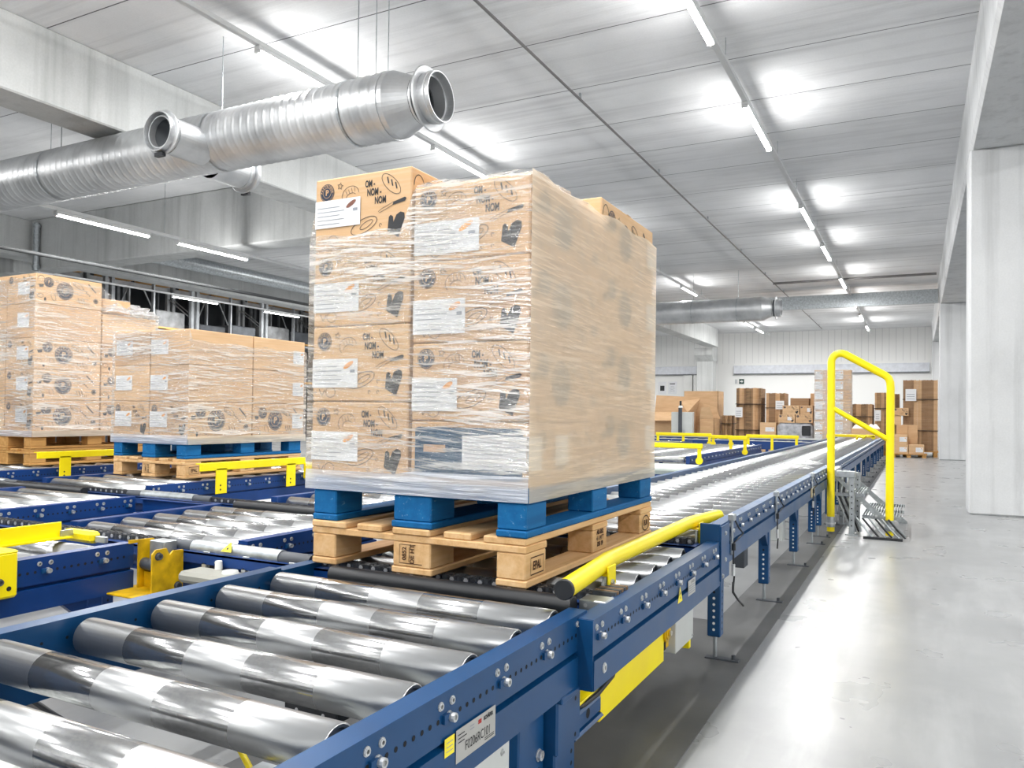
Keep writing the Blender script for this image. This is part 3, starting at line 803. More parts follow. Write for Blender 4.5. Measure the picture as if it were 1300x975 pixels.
# lanes further left
LN = []
def lane(label, x0, x1, y0, y1, rollers, zt=Z, plain=False, **k):
    c = conveyor(label, x0, x1, y0, y1, rollers, k.pop('legs', (y0 + .15, y1 - .15)), zt=zt, blue=BLUE2, boltR=rollers, rmat=ROLLP if plain else ROLL, **k); LN.append(c); return c
lane('middle blue roller conveyor between the two chain lines, left of the loaded pallet', -2.375, -1.29, .19, 1.0, [.245 + .172 * k for k in range(5)])
lane('blue roller conveyor at the left edge between the two chain lines', -4.1, -3.0, .22, .99, [.27 + .17 * k for k in range(5)], plain=True)
lane('left edge blue roller conveyor nearest the camera, with yellow bracket plates', -2.72, -1.63, -1.6, -.05, [-.17 - .21 * k for k in range(7)])
lane('blue roller conveyor behind the second chain line, left of the tall boxes', -2.375, -1.29, 1.42, 3.0, [1.5 + .205 * k for k in range(8)])
lane('blue roller conveyor beneath the blue and wood pallet with plain boxes', -4.62, -3.46, 1.45, 3.5, [1.5 + .2 * k for k in range(10)], plain=True)
lane('blue roller conveyor beneath the tallest box stack at the far left', -6.75, -5.42, 1.45, 3.6, [1.5 + .2 * k for k in range(10)], plain=True)
lane('blue roller conveyor stretching back behind the stacks, seen left of the long conveyor', -6.1, -5.0, 6.0, 10.0, rng(6.1, 9.9, .25), plain=True)

# chain transfer lines running left-right
def chain_line(y, x0, x1, label, tubes, bars):
    o = thing('chain_conveyor', ((x0 + x1) / 2, y, 0), label, 'chain conveyor')
    b = MB().prism([(y - .05, Z - .026), (y + .05, Z - .026), (y + .05, Z - .032), (y + .006, Z - .032), (y + .006, Z - .12), (y + .03, Z - .12), (y + .03, Z - .126), (y - .03, Z - .126), (y - .03, Z - .12), (y - .006, Z - .12), (y - .006, Z - .032), (y - .05, Z - .032)], 'x', x0, x1, BLUE2)
    b.box(x0, x1, y - .05, y - .044, Z - .065, Z - .026, BLUE2)
    b.build('beam', o)
    # duplex chain: two rows of links with pins
    b = MB(); n = int((x1 - x0) / .0254)
    CH = paint('oiled_chain', (96, 100, 106), .34, .8, .3, 60)
    for k in range(n):
        x = x0 + .012 + k * .0254
        for dy in (-.019, 0, .019):
            zz = Z - .001
            b.box(x - .0115, x + .0115, y + .01 + dy - .0022, y + .01 + dy + .0022, Z - .0255, zz - (.0015 if k % 2 else 0), CH)
        b.lathe((x, y - .013, Z - .0125), (0, 1, 0), [(0, .008), (.046, .008)], ZINC if k % 2 else CH, 6, False)
    b.build('chain', o)
    for (xa, xb) in tubes:
        b = MB().cyl((xa, y, Z - .018), (xb, y, Z - .018), .029, GALV, 24)
        mt = b.build('drum_motor', o)
        for (p, q) in ((xa - .13, xa), (xb, xb + .14)):
            MB().cyl((p, y, Z - .02), (q, y, Z - .02), .0265, RUB, 20).build('rubber_sleeve', mt)
        if xa > -2:
            a = Art((xa + .2, y - .0226, Z + .001), (1, 0, 0), (0, .62, .78), .003); a.off = .004
            a.poly([(-.026, -.02), (.026, -.02), (0, .024)], MC['sticker_yellow']); a.lvl = 1
            a.stroke([(-.019, -.016), (.019, -.016), (0, .017)], .0018, INK, True); a.disc(0, -.007, .005, INK, 10)
            tag(a.build('warning_sticker', mt), 'yellow warning triangle')
            for xx in (xa + .1, xa + .3, xb + .08):
                b = MB().box(xx - .016, xx + .016, y - .04, y - .034, Z - .14, Z - .02, GALV, .002); bolt_mesh(b, xx, y - .042, Z - .07, 1, .006, .004)
                b.lathe((xx, y - .04, Z - .07), (0, -1, 0), [(0, .011), (.01, .011), (.01, 0)], ZINC, 8, False); b.build('bracket', mt)
            b = MB().tube([(xa + .12, y - .02, Z - .05), (xa + .17, y - .05, Z - .055), (xa + .2, y - .07, Z - .06), (xa + .2, y - .07, Z - .07)], .008, GREYP, 8); b.build('cable', mt)
            b = MB().box(xa + .1, xa + .36, y - .17, y - .06, Z - .11, Z - .07, paint('beige_grey_plastic', (150, 150, 142), .5), .012); b.lathe((xa + .29, y - .1, Z - .07), (0, 0, 1), [(0, .03), (.01, .026), (.012, 0)], GREYP, 16)
            b.lathe((xa + .2, y - .07, Z - .07), (0, 0, 1), [(0, .014), (.03, .012)], WHITEP, 8); b.build('junction_box', mt)
            b = MB().box(xa + .31, xa + .34, y - .0445, y - .041, Z - .14, Z - .105, MC['sticker_yellow']); b.build('sticker', mt)
    for (xa, xb, yy, r) in bars:
        b = MB().cyl((xa, yy, Z - .02), (xb, yy, Z - .02), r, BLACK, 24); b.build('cover_roller', o)
    return o
ch1 = chain_line(.075, -8.2, .2, 'near chain line crossing beneath the front edge of the loaded pallet', [(-1.44, -1.0)], [(-.68, .165, -.035, .027)])
ch2 = chain_line(1.2, -8.2, .2, 'far chain line behind the middle roller conveyor', [(-3.2, -2.75), (-5.0, -4.62)], [(-2.33, -1.3, 1.115, .027), (-4.6, -3.65, 1.115, .027)])
b = MB().box(.17, .25, -.01, .06, .36, .505, GALV, .003); b.disc((.19, -.0105, .49), (0, -1, 0), .006, ZINC); bolt_mesh(b, .25, .03, .45, 1, .006, .004)
for k in range(6): b.box(.175, .245, .08 + k * .02, .09 + k * .02, .498, .512, CARDE if k % 2 else RUB)
b.build('chain_guard', ch1)
# deep blue plates below chain lines at the left
b = MB().box(-2.98, -2.4, 1.02, 1.06, .33, .50, BLUE2, .004); b.box(-2.98, -2.4, 1.0, 1.08, .495, .50, BLUE2, .001); b.build('cross_plate', ch2)
b = MB().box(-1.6, -.87, .14, .16, .28, .47, BLUE2, .004); b.box(-1.62, -.87, .125, .17, .465, .472, BLUE2); b.build('cross_plate', ch1)
for y in (.075,):
    b = MB().box(-1.66, -1.60, y - .04, y + .04, .36, .5, GALV, .003); b.box(-1.66, -1.56, y - .05, y - .044, .42, .505, GALV); b.build('joint_bracket', ch1)

# yellow stop device between the chain line and the left edge conveyor
st = thing('stop_unit', (-1.5, -.08, .3), 'worn yellow lifting bracket with a steel shaft beside the left edge conveyor', 'conveyor part')
b = MB().prism([(-.11, .335), (.025, .335), (.025, .49), (-.02, .492), (-.035, .478), (-.05, .505), (-.095, .505), (-.11, .49)], 'x', -1.455, -1.448, YELO); 
b.build('front_plate', st)
b = MB().prism([(-.045, .335), (.06, .335), (.06, .47), (.02, .52), (-.085, .525), (-.085, .512), (-.045, .512)], 'x', -1.615, -1.607, YELO); b.build('rear_plate', st)
b = MB().box(-1.66, -1.45, -.16, .05, .335, .342, YELO, .002); b.box(-1.61, -1.45, -.02, -.012, .342, .4, YELO); b.build('tray', st)
MB().cyl((-1.606, -.02, .43), (-1.456, -.05, .43), .022, RUB, 16).build('shaft', st)
b = MB()
for (y, z) in ((-.085, .48), (.0, .36)): bolt_mesh(b, -1.448, y, z, 1, .012, .012, RUB)
b.build('bolt', st)
b = MB().box(-1.58, -1.5, -.02, .04, .44, .52, GALV, .003); b.build('clamp', st)
# yellow guides at the left edge
yg = thing('guide_rail', (-1.9, -.5, .3), 'yellow angle guide lying above the rollers at the left edge', 'guide rail')
b = MB().box(-1.905, -1.897, -1.5, -.16, .525, .582, YEL, .002); b.box(-1.9, -1.86, -1.5, -.14, .52, .526, YEL); b.build('angle', yg)
b = MB().box(-1.895, -1.885, -.17, -.12, .527, .55, GALV, .002); b.build('end_bracket', yg)
yp = thing('guide_bracket', (-1.61, -.6, .39), 'broad yellow bracket plate bolted outside the left edge conveyor', 'bracket')
b = MB().box(-1.627, -1.6, -.9, -.495, .398, .548, YEL, .008); b.box(-1.9, -1.6, -.9, -.495, .54, .552, YEL, .005); b.build('plate', yp)
b = MB(); bolt_mesh(b, -1.6, -.555, .455, 1, .01, .01, RUB); b.disc((-1.5995, -.525, .43), (1, 0, 0), .008, DARK); b.build('bolt', yp)
b = MB().box(-1.96, -1.78, -.12, -.075, .50, .545, YEL, .012); b.box(-1.78, -1.72, -.105, -.09, .505, .53, GALV, .003)
solo(b, 'yellow_stop', 'short yellow stop block between rollers and chain at the left', 'stop block')

# small guard angles beside the left stacks
def side_guard(x, y0, y1, posts, label, z=.625, extra=False):
    o = thing('guard_rail', (x, (y0 + y1) / 2, .3), label, 'guard rail')
    b = MB().box(x - .006, x + .006, y0, y1, z - .035, z + .02, YEL, .003); b.box(x - .04, x, y0, y1, z + .014, z + .02, YEL); b.build('bar', o)
    for y in posts:
        b = MB().box(x - .004, x + .006, y - .05, y + .05, .42, z - .02, YEL, .003)
        for zz in (.45, .48): b.disc((x + .0065, y - .01, zz), (1, 0, 0), .007, DARK)
        b.build('post', o)
    if extra:
        b = MB().box(x - .004, x + .05, y1 - .02, y1 + .16, .47, .60, YEL, .008); b.disc((x + .051, y1 + .1, .53), (1, 0, 0), .02, DARK); b.build('end_bracket', o)
    return o
side_guard(-3.4, 1.79, 2.84, (1.98, 2.68), 'yellow guard rail in front of the pallet with plain boxes', .622, True)
side_guard(-5.36, 1.86, 2.6, (2.1,), 'yellow guard rail in front of the far left wooden pallets', .632)
# yellow guide tube on the near right rail
g1 = thing('guide_rail', (.16, .7, .4), 'thick bent yellow guide tube beside the loaded pallet', 'guide rail')
pts = [(.187, -.15, .56), (.165, .08, .56), (.145, .26, .56), (.141, .29, .56), (.14, .32, .56), (.14, .7, .56), (.14, 1.28, .56), (.141, 1.31, .56), (.145, 1.34, .56), (.187, 1.62, .56)]
MB().tube(pts, .0265, YEL, 24).build('tube', g1)
MB().lathe((.187, -.15, .56), (.095, -1, 0), [(-.004, .0272), (.006, .0272), (.008, .025), (.008, 0)], BLACK, 24, False, False).build('black_end_cap', g1)
MB().lathe((.187, 1.62, .56), (.14, 1, 0), [(-.004, .0266), (.01, .025), (.018, .018), (.022, 0)], YEL, 20, True, False).build('end_cap', g1)
for y in (.2, 1.30):
    b = MB().box(.185, .191, y - .03, y + .035, .44, .565, YEL, .002); b.box(.145, .19, y - .025, y + .03, .535, .54, YEL); b.build('bracket', g1)
    b = MB().prism([(y - .045, .535), (y + .02, .535), (y + .02, .44), (y - .03, .40), (y - .12, .40), (y - .06, .45)], 'x', .176, .184, GALV)
    for zz in (.515, .48): bolt_mesh(b, .191, y, zz, 1, .008, .006)
    b.build('bracket_foot', g1)
# chain cable trunk under near-left area: hoses
b = MB()
for k in range(4):
    x = -1.5 + .07 * k
    b.tube([(x - .25, -.9, .02), (x - .2, -.82, .16 + .03 * k), (x - .05, -.7, .24), (x + .05, -.6, .12), (x + .1, -.5, .02)], .009, BLACK if k % 2 else PIPEM, 6)
solo(b, 'cable_bundle', 'loose bundle of dark cables under the left edge conveyor', 'cables')
b = MB().box(-1.5, -1.12, -1.0, -.7, .0, .06, GREYP, .01)
solo(b, 'floor_box', 'grey cable box on the floor between the two near conveyors', 'box')

# ------------------------------------------------------------------ pallets
def pallet(x0, y0, z0, mat, label, w=.8, l=1.2, marks=False, copies=None):
    o = thing('pallet', (x0 + w / 2, y0 + l / 2, z0), label, 'pallet')
    bx = [(0, .1), ((w - .145) / 2, (w + .145) / 2), (w - .1, w)]
    byy = [(0, .145), ((l - .145) / 2, (l + .145) / 2), (l - .145, l)]
    j = lambda: R.uniform(-.003, .003)
    for (a, c) in bx: MB().box(x0 + a - (0.004 if a > 0 and a < .5 else 0), x0 + c + .003, y0 + j(), y0 + l + j(), z0, z0 + .0215, mat, .004).build('bottom_board', o)
    blk = []
    for (a, c) in bx:
        for (p, q) in byy:
            blk.append(MB().box(x0 + a + .002, x0 + c - .002, y0 + p + .002 + j() * .5, y0 + q - .002, z0 + .0218, z0 + .0998, mat, .004).build('block', o))
    for (p, q) in byy: MB().box(x0 + j(), x0 + w + j(), y0 + p, y0 + q, z0 + .1, z0 + .1218, mat, .003).build('stringer_board', o)
    wd_ = [.145, .1, .145, .1, .145]; gap = (w - sum(wd_)) / 4; x = x0
    for k, q in enumerate(wd_):
        MB().box(x + .001, x + q - .001, y0 + j() * 2, y0 + l + j(), z0 + .122, z0 + .1438, mat, .004).build('deck_board', o); x += q + gap
    if marks:
        xx = x0 + w - .0018
        a = Art((x0 + w - .002, y0 + .035, z0 + .034), (0, 1, 0), (0, 0, 1), .0014)
        BM = paint('burnt_mark', (70, 44, 26), .8)
        a.stroke([(.0, .0), (.088, .0), (.088, .05), (.0, .05)], .004, BM, True); a.text('EPAL', .044, .024, .036, BM, sx=.75, bold=.001)
        ob = a.build('brand_mark', o)
        a = Art((x0 + w - .002, y0 + (l - .145) / 2, z0 + .03), (0, 1, 0), (0, 0, 1), .0014)
        for r_, s_ in enumerate(('AB 852', '4 1 H T', 'DB 19', '')): a.text(s_, .072, .06 - r_ * .021, .022, BM, bold=.0012)
        a.build('brand_mark', o)
        a = Art((x0 + w - .002, y0 + l - .0725, z0 + .06), (0, 1, 0), (0, 0, 1), .0014)
        a.ell(0, 0, .045, .03, .005, BM); a.text('EUR', 0, 0, .03, BM, bold=.001); a.build('brand_mark', o)
        a = Art((x0 + (w - .145) / 2 + .03, y0 + .002, z0 + .034), (1, 0, 0), (0, 0, 1), .0034)
        a.stroke([(.085, .0), (0, 0), (0, .058), (.06, .058)], .0025, BM)
        for r_ in range(2): a.text(('0852', 'DE HT')[r_], .018 + r_ * .03, .03, .021, BM, rot=pi / 2, bold=.0006)
        a.stroke([(.036, .004), (.036, .05)], .002, BM)
        a.build('brand_mark', o)
    return o
P1 = pallet(-.8, 0, Z, WOODY, 'light wooden pallet at the bottom of the nearest load', marks=True)
P2 = pallet(-.8, .0, Z + .1442, BWOOD, 'blue painted pallet on the light wooden pallet of the nearest load')
pallet(-4.51, 1.93, Z, WOODY, 'light wooden pallet under the blue pallet, behind the yellow guard rail', marks=True)
pallet(-4.51, 1.93, Z + .1442, BWOOD, 'blue pallet under the plain boxes left of the nearest load')
pallet(-6.6, 2.07, Z, WOODO, 'lowest worn wooden pallet under the far left box stack')
pallet(-6.6, 2.07, Z + .1442, WOODO, 'upper worn wooden pallet directly under the far left box stack')

# ------------------------------------------------------------------ printed boxes
def label_art(a, x, y, w, h, spot=ORANGE):
    a.rect(x, y, x + w, y + h, LABEL); a.lvl = 1
    for k in range(5): a.rect(x + w * .05, y + h * (.12 + .15 * k), x + w * (.55 + .1 * (k % 2)), y + h * (.12 + .15 * k) + .0022, LABELT)
    a.disc(x + w * .8, y + h * .78, w * .12, spot, 16, h * .08, .5)
    a.rect(x + w * .84, y + h * .52, x + w * .94, y + h * .62, LABELT); a.lvl = 0
def logo(a, x, y, r, mat=INKB):
    a.disc(x, y, r, mat, 32); a.lvl = 1; a.ell(x, y, r * .9, r * .9, r * .035, CARD); a.ell(x, y, r * .56, r * .56, r * .04, CARD)
    a.text('P', x, y, r * .85, CARD, bold=r * .03)
    s = 'PASTRIDOR'
    for k, chh in enumerate(s):
        an = pi * .98 - (pi * .96) * k / (len(s) - 1)
        a.text(chh, x + r * .73 * cos(an), y + r * .73 * sin(an), r * .3, CARD, rot=an - pi / 2, bold=r * .01)
    a.lvl = 0
def front_art(a, w, h, plain=False):
    s = w / .39
    logo(a, .05 * s, h * .80, .03 * s)
    a.star(.105 * s, h * .87, .012 * s, INK)
    # croissant
    a.ell(.148 * s, h * .73, .035 * s, .028 * s, .0016, INK, .3, -.2, 3.6); a.ell(.150 * s, h * .70, .020 * s, .012 * s, .0016, INK, .3, .1, 3.2)
    for k in range(4): a.stroke([(.128 * s + .012 * k * s, h * .79 + .004 * k * s), (.134 * s + .011 * k * s, h * .74 + .002 * k * s)], .0014, INK)
    a.text('OM -', .228 * s, h * .84, .030 * s, INK, bold=.0011, sx=.6, rot=.0); a.text('NOM -', .245 * s, h * .72, .032 * s, INK, bold=.0011, sx=.6); a.text('NOM', .270 * s, h * .60, .032 * s, INK, bold=.0011, sx=.6)
    # loaf
    a.ell(.312 * s, h * .80, .047 * s, .020 * s, .0018, INK, -.75)
    for k in range(3): a.stroke([(.297 * s + .016 * k * s, h * .90 - .010 * k * s), (.302 * s + .016 * k * s, h * .81 - .010 * k * s)], .0048 * s, INK)
    # knife
    a.stroke([(.262 * s, h * .445), (.275 * s, h * .48), (.322 * s, h * .555), (.318 * s, h * .51), (.268 * s, h * .43)], .0014, INK, True)
    a.poly([(.318 * s, h * .51), (.322 * s, h * .555), (.366 * s, h * .60), (.372 * s, h * .58), (.366 * s, h * .545)], INK)
    # mitten
    q = lambda u, v: ((.30 + u * .075) * s, h * (.07 + v * .34))
    a.poly([q(0, .28), q(.06, .85), q(.16, .92), q(.28, .84), q(.30, .62)], INK)
    a.poly([q(0, .28), q(.30, .62), q(.45, .9), q(.66, 1.0), q(.86, .94), q(.88, .72), q(.74, .4), q(.58, .0)], INK)
    # oval loaf and small marks
    a.ell(.205 * s, h * .28, .055 * s, .022 * s, .0022, INK, .35); a.ell(.215 * s, h * .29, .028 * s, .009 * s, .0018, INK, .45)
    for (u, v) in ((.272, .26), (.238, .12), (.272, .12)): a.ell(u * s, h * v, .0045 * s, .0055 * s, .0018, INK, 0, 0, 4.6, 8)
    a.stroke([(.03 * s, h * .16), (.042 * s, h * .07), (.054 * s, h * .15)], .003, INK); a.ell(.078 * s, h * .12, .02 * s, .017 * s, .0018, INK)
def side_art(a, w, h):
    logo(a, w * .42, h * .5, h * .30)
    logo(a, w * .18, h * .72, h * .17)
    a.ell(w * .07, h * .76, h * .12, h * .16, .003, INK, 0, 0, pi); a.poly([(w * .03, h * .62), (w * .11, h * .64), (w * .10, h * .54), (w * .05, h * .52)], INK)
    a.star(w * .3, h * .8, h * .06, INK); a.ell(w * .62, h * .75, h * .2, h * .08, .003, INK, -.5)
    for k in range(4): a.stroke([(w * (.54 + .03 * k), h * (.84 - .03 * k)), (w * (.555 + .03 * k), h * (.72 - .03 * k))], .004, INK)
    for k in range(5): a.disc(w * (.70 + .025 * k), h * (.66 - .05 * k), h * .025, INK, 8)
    a.stroke([(w * .78, h * .86), (w * .9, h * .6)], .012, INK); a.disc(w * .9, h * .3, h * .09, INK, 16); a.lvl = 1; a.ell(w * .9, h * .3, h * .06, h * .06, .002, CARD); a.lvl = 0
    a.ell(w * .06, h * .25, h * .1, h * .07, .003, INK); a.disc(w * .13, h * .14, h * .04, INK, 10, h * .07)
    for k in range(3): a.stroke([(w * (.62 + .04 * k), h * .34), (w * (.65 + .04 * k), h * .14)], .006, INK)
    a.ell(w * .25, h * .25, h * .07, h * .13, .003, INK, .4)
    for k in range(3): a.stroke([(w * (.72 + .03 * k), h * .2), (w * (.73 + .03 * k), h * .08)], .003, INK)
ART = {}
def box_art(parent, kind, key, fn, o, u, v):
    """prints share one mesh for boxes of equal size: built once, then copied"""
    k = (kind,) + key
    if k not in ART:
        a = Art(o, u, v); fn(a); ob = a.mb.build('print', parent, org=o); ART[k] = ob
    else:
        c = ART[k].copy(); col.objects.link(c); c.parent = parent
        ORG[c.name] = Vector(o); c.location = Vector(o) - ORG[parent.name]
def carton(x0, x1, y0, y1, z0, z1, label, front=None, side=None, mat=None, lab=None, sidelab=None, name='cardboard_box', gap=.0025, group=None):
    mat = mat or CARD; gp = gap
    x0 += gp; x1 -= gp; y0 += gp; y1 -= gp; z0 += .0005; z1 -= .0025
    o = thing(name, ((x0 + x1) / 2, (y0 + y1) / 2, z0), label, 'box', group)
    MB().box(x0, x1, y0, y1, z0, z1, mat, .004).build('carton', o)
    tp = MB().box(x0 + .0, x1, (y0 + y1) / 2 - .024, (y0 + y1) / 2 + .024, z1, z1 + .0008, paint('packing_tape', (196, 158, 112), .3))
    w, d, h = x1 - x0, y1 - y0, z1 - z0
    tp.build('tape', o)
    if front: box_art(o, 'front', (round(w, 2), round(h, 2)), lambda a: front_art(a, w, h), (x0, y0, z0), (1, 0, 0), (0, 0, 1))
    if side: box_art(o, 'side', (round(d, 2), round(h, 2)), lambda a: side_art(a, d, h), (x1, y0, z0), (0, 1, 0), (0, 0, 1))
    if lab:
        a = Art((x0, y0, z0), (1, 0, 0), (0, 0, 1), .0032); label_art(a, *lab); a.build('shipping_label', o)
    if sidelab:
        a = Art((x1, y0, z0), (0, 1, 0), (0, 0, 1), .0032); label_art(a, *sidelab); a.build('shipping_label', o)
    return o
ZB = Z + .2882
zl = [ZB, 1.05, 1.30, 1.557, 1.80]; zr = [ZB, .992, 1.234, 1.488, 1.727]
nm = ['bottom', 'third', 'second', 'top']
for k in range(4):
    h = zl[k + 1] - zl[k]
    spot = BROWNP if k == 3 else ORANGE
    lw, lh = ((.19, .085) if k else (.195, .085))
    carton(-.815, -.418, .0, .6, zl[k], zl[k + 1], f'{nm[k]} printed box from the top in the front left column of the nearest load' if 0 < k < 3 else f'{nm[k]} printed box in the front left column of the nearest load', True, k == 3,
           lab=(.002, h * (.30 if k == 3 else (.22 if k == 0 else .18)), lw, h * .38, spot))
    h = zr[k + 1] - zr[k]
    fr = k > 0
    lab = {3: (.002, h * .08, .235, h * .42, ORANGE), 2: (.002, h * .10, .19, h * .42, ORANGE), 1: (.002, h * .12, .165, h * .42, ORANGE), 0: None}[k]
    o = carton(-.41, .0, .0, .575, zr[k], zr[k + 1], f'{nm[k]} printed box from the top in the front right column of the nearest load' if 0 < k < 3 else (f'top printed box in the front right column of the nearest load' if k == 3 else 'bottom box with dark blue print in the front right column of the nearest load'), fr, True, lab=lab)
    if k == 0:
        a = Art((-.41, .0025, zr[0]), (1, 0, 0), (0, 0, 1), .0012)
        rr_ = .012; x0_, x1_, y0_, y1_ = .018, .395, .02, h * .9
        pts = [(x0_ + rr_ - rr_ * cos(t_), y0_ + rr_ - rr_ * sin(t_)) for t_ in (0, pi / 4, pi / 2)] + [(x1_ - rr_ + rr_ * sin(t_), y0_ + rr_ - rr_ * cos(t_)) for t_ in (0, pi / 4, pi / 2)] + [(x1_ - rr_ + rr_ * cos(t_), y1_ - rr_ + rr_ * sin(t_)) for t_ in (0, pi / 4, pi / 2)] + [(x0_ + rr_ - rr_ * sin(t_), y1_ - rr_ + rr_ * cos(t_)) for t_ in (0, pi / 4, pi / 2)]
        a.poly(pts, PANELB); a.lvl = 1; a.rect(.05, h * .5, .13, h * .62, CARDL); a.lvl = 2
        a.rect(.19, h * .26, .408, h * .78, LABEL); a.lvl = 3
        for q in range(7): a.rect(.20, h * (.31 + .06 * q), .33 + .03 * (q % 3), h * (.31 + .06 * q) + .002, LABELT)
        tag(a.build('blue_print', o), 'dark blue printed panel with a white label')
        a = Art((-.0025, 0, zr[0]), (0, 1, 0), (0, 0, 1), .0022); a.rect(0, h * .26, .10, h * .78, LABEL); a.rect(.2, h * .3, .3, h * .78, LABEL); a.build('side_labels', o)
    h = zl[k + 1] - zl[k]
    carton(-.41, .0, .58, 1.195, zl[k] if k else ZB, zl[k + 1], ('%s printed box in the rear right column of the nearest load' % ['bottom', 'second from bottom', 'third from bottom', 'top'][k]), True, True, sidelab=(.52, h * .3, .09, h * .4, ORANGE))
    carton(-.815, -.418, .605, 1.195, zl[k], zl[k + 1], ('%s printed box in the hidden rear left column of the nearest load' % ['bottom', 'second from bottom', 'third from bottom', 'top'][k]), False, False)
# second load: plain boxes
z2 = [ZB, 1.075, 1.345, 1.607]
for k in range(3):
    h = z2[k + 1] - z2[k]; lv = ['bottom', 'middle', 'top'][k]
    for c, (xa, xb) in enumerate(((-4.52, -4.115), (-4.11, -3.69))):
        for r_, (ya, yb) in enumerate(((1.93, 2.548), (2.552, 3.14))):
            if c == 0 and r_ == 1: continue
            carton(xa, xb, ya, yb, z2[k], z2[k + 1], '%s %s box, %s of the middle load on the blue pallet' % (lv, 'printed' if k == 0 else 'plain brown', {(0, 0): 'front left', (1, 0): 'front corner', (1, 1): 'rear right'}[(c, r_)]),
                   k == 0 and r_ == 0, k == 0, lab=(.02 if c == 0 else .005, h * .3, .19, h * .42, ORANGE) if r_ == 0 else None, sidelab=(.44, h * .25, .13, h * .42, ORANGE) if r_ == 1 else None)
z1 = [ZB, 1.085, 1.351, 1.624, 1.926, 2.185]
for k in range(5):
    h = z1[k + 1] - z1[k]; lv = ['bottom', 'second lowest', 'middle', 'second highest', 'top'][k]; pr = k != 3
    for c, (xa, xb) in enumerate(((-6.6, -6.195), (-6.19, -5.77))):
        carton(xa, xb, 2.07, 2.69, z1[k], z1[k + 1], '%s %s box, front %s of the tallest left stack' % (lv, 'printed' if pr else 'plain', ('left', 'right')[c]), pr and c == 1, pr and c == 1, lab=(.16, h * .3, .17, h * .42, ORANGE) if c else None)
    if k < 4:
        carton(-6.19, -5.77, 2.70, 3.28, z1[k], z1[k + 1] - (.0 if k < 3 else .02), '%s box at the rear right of the tallest left stack' % lv, False, pr and k < 3)
carton(-6.15, -5.85, 2.75, 3.05, 1.926, 2.06, 'small box on top of the rear of the tallest left stack')

# ------------------------------------------------------------------ stretch wrap
def wrap(x0, x1, y0, y1, z0, z1, label, side_mat, zl_tops=None, band=.055, top_open=True, tuft=None, steps=None):
    """film shell with slight waviness; z1 may vary via steps [(xa,xb,ya,yb,z)]"""
    e = .007
    o = thing('stretch_wrap', ((x0 + x1) / 2, (y0 + y1) / 2, z0), label, 'plastic film')
    rw = random.Random(int(abs(x0) * 100) + 3)
    def wall(p0, p1, nrm, mat, bmat, ztop):
        b = MB(); n = 40; m_ = 26; L = (Vector(p1) - Vector(p0)).length
        vs = []; fs = []
        for j in range(m_ + 1):
            for i in range(n + 1):
                t_ = i / n; zz_t = ztop(t_); z = z0 + (zz_t - z0) * j / m_
                p = Vector(p0).lerp(Vector(p1), t_)
                w_ = (.0025 * sin(z * 61 + t_ * 5) + .002 * sin(z * 143 + t_ * 9 + 1) + rw.uniform(-.001, .001)) * min(1, t_ * 6, (1 - t_) * 6)
                if j < 2: w_ += .002
                p = p + Vector(nrm) * (e + w_); vs.append((p.x, p.y, z + (.006 * sin(t_ * 23) if j == m_ else 0)))
        for j in range(m_):
            for i in range(n): fs.append((j * (n + 1) + i, j * (n + 1) + i + 1, (j + 1) * (n + 1) + i + 1, (j + 1) * (n + 1) + i))
        nb = max(1, int(round(band / ((ztop(.5) - z0) / m_))))
        b.raw(vs, fs[:nb * n], bmat, True); b.raw(vs, fs[nb * n:], mat, True)
        return b
    A_, B_, C_, D_ = (x0 - e, y0, 0), (x1 + e, y0, 0), (x1, y0 - e, 0), (x1, y1 + e, 0)
    zt = steps or (lambda x, y: z1)
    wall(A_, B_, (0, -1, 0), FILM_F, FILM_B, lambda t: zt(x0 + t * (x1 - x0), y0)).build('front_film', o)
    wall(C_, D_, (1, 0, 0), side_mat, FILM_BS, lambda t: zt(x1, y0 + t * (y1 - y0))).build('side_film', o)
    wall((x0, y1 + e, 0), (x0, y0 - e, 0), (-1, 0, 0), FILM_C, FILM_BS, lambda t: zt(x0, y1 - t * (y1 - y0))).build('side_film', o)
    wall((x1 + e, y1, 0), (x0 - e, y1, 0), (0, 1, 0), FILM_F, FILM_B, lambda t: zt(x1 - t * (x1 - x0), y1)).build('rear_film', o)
    return o
sm = lambda a, b_, t: max(0, min(1, (t - a) / (b_ - a)))
wm = wrap(-.818, .003, -.002, 1.2, Z + .248, 1.72, 'clear stretch wrap with folds around the nearest load', FILM_S, steps=lambda x, y: (1.60 + .13 * sm(-.45, -.40, x)) if y < .01 else (1.727 + .01 * sm(.55, .6, y)))
w2 = wrap(-4.523, -3.687, 1.927, 3.143, Z + .25, 1.6, 'clear stretch wrap around the middle load of plain boxes', FILM_C, steps=lambda x, y: 1.60 if y < 1.95 else 1.52)
w1 = wrap(-6.603, -5.767, 2.067, 3.29, Z + .25, 2.18, 'clear stretch wrap around the tallest left box stack', FILM_C, steps=lambda x, y: 2.15 if y < 2.68 else 2.15 - .2 * sm(2.68, 2.95, y))
def crumple(x, y, z, sx, sy, sz, seed, n=10):
    rr = random.Random(seed); vs = []; fs = []
    for j in range(n + 1):
        for i in range(n + 1):
            u, v = i / n - .5, j / n - .5; f = max(0, 1 - (2 * max(abs(u), abs(v))) ** 2)
            vs.append((x + u * sx + rr.uniform(-1, 1) * sx * .05, y + v * sy + rr.uniform(-1, 1) * sy * .05, z + sz * f * rr.uniform(.35, 1)))
    for j in range(n):
        for i in range(n): fs.append((j * (n + 1) + i, j * (n + 1) + i + 1, (j + 1) * (n + 1) + i + 1, (j + 1) * (n + 1) + i))
    return vs, fs
FILM_T = mat_film('crumpled_film', .3, .3, .4, (.3, .2, 0), 6, (236, 238, 240), .14, 1.0)
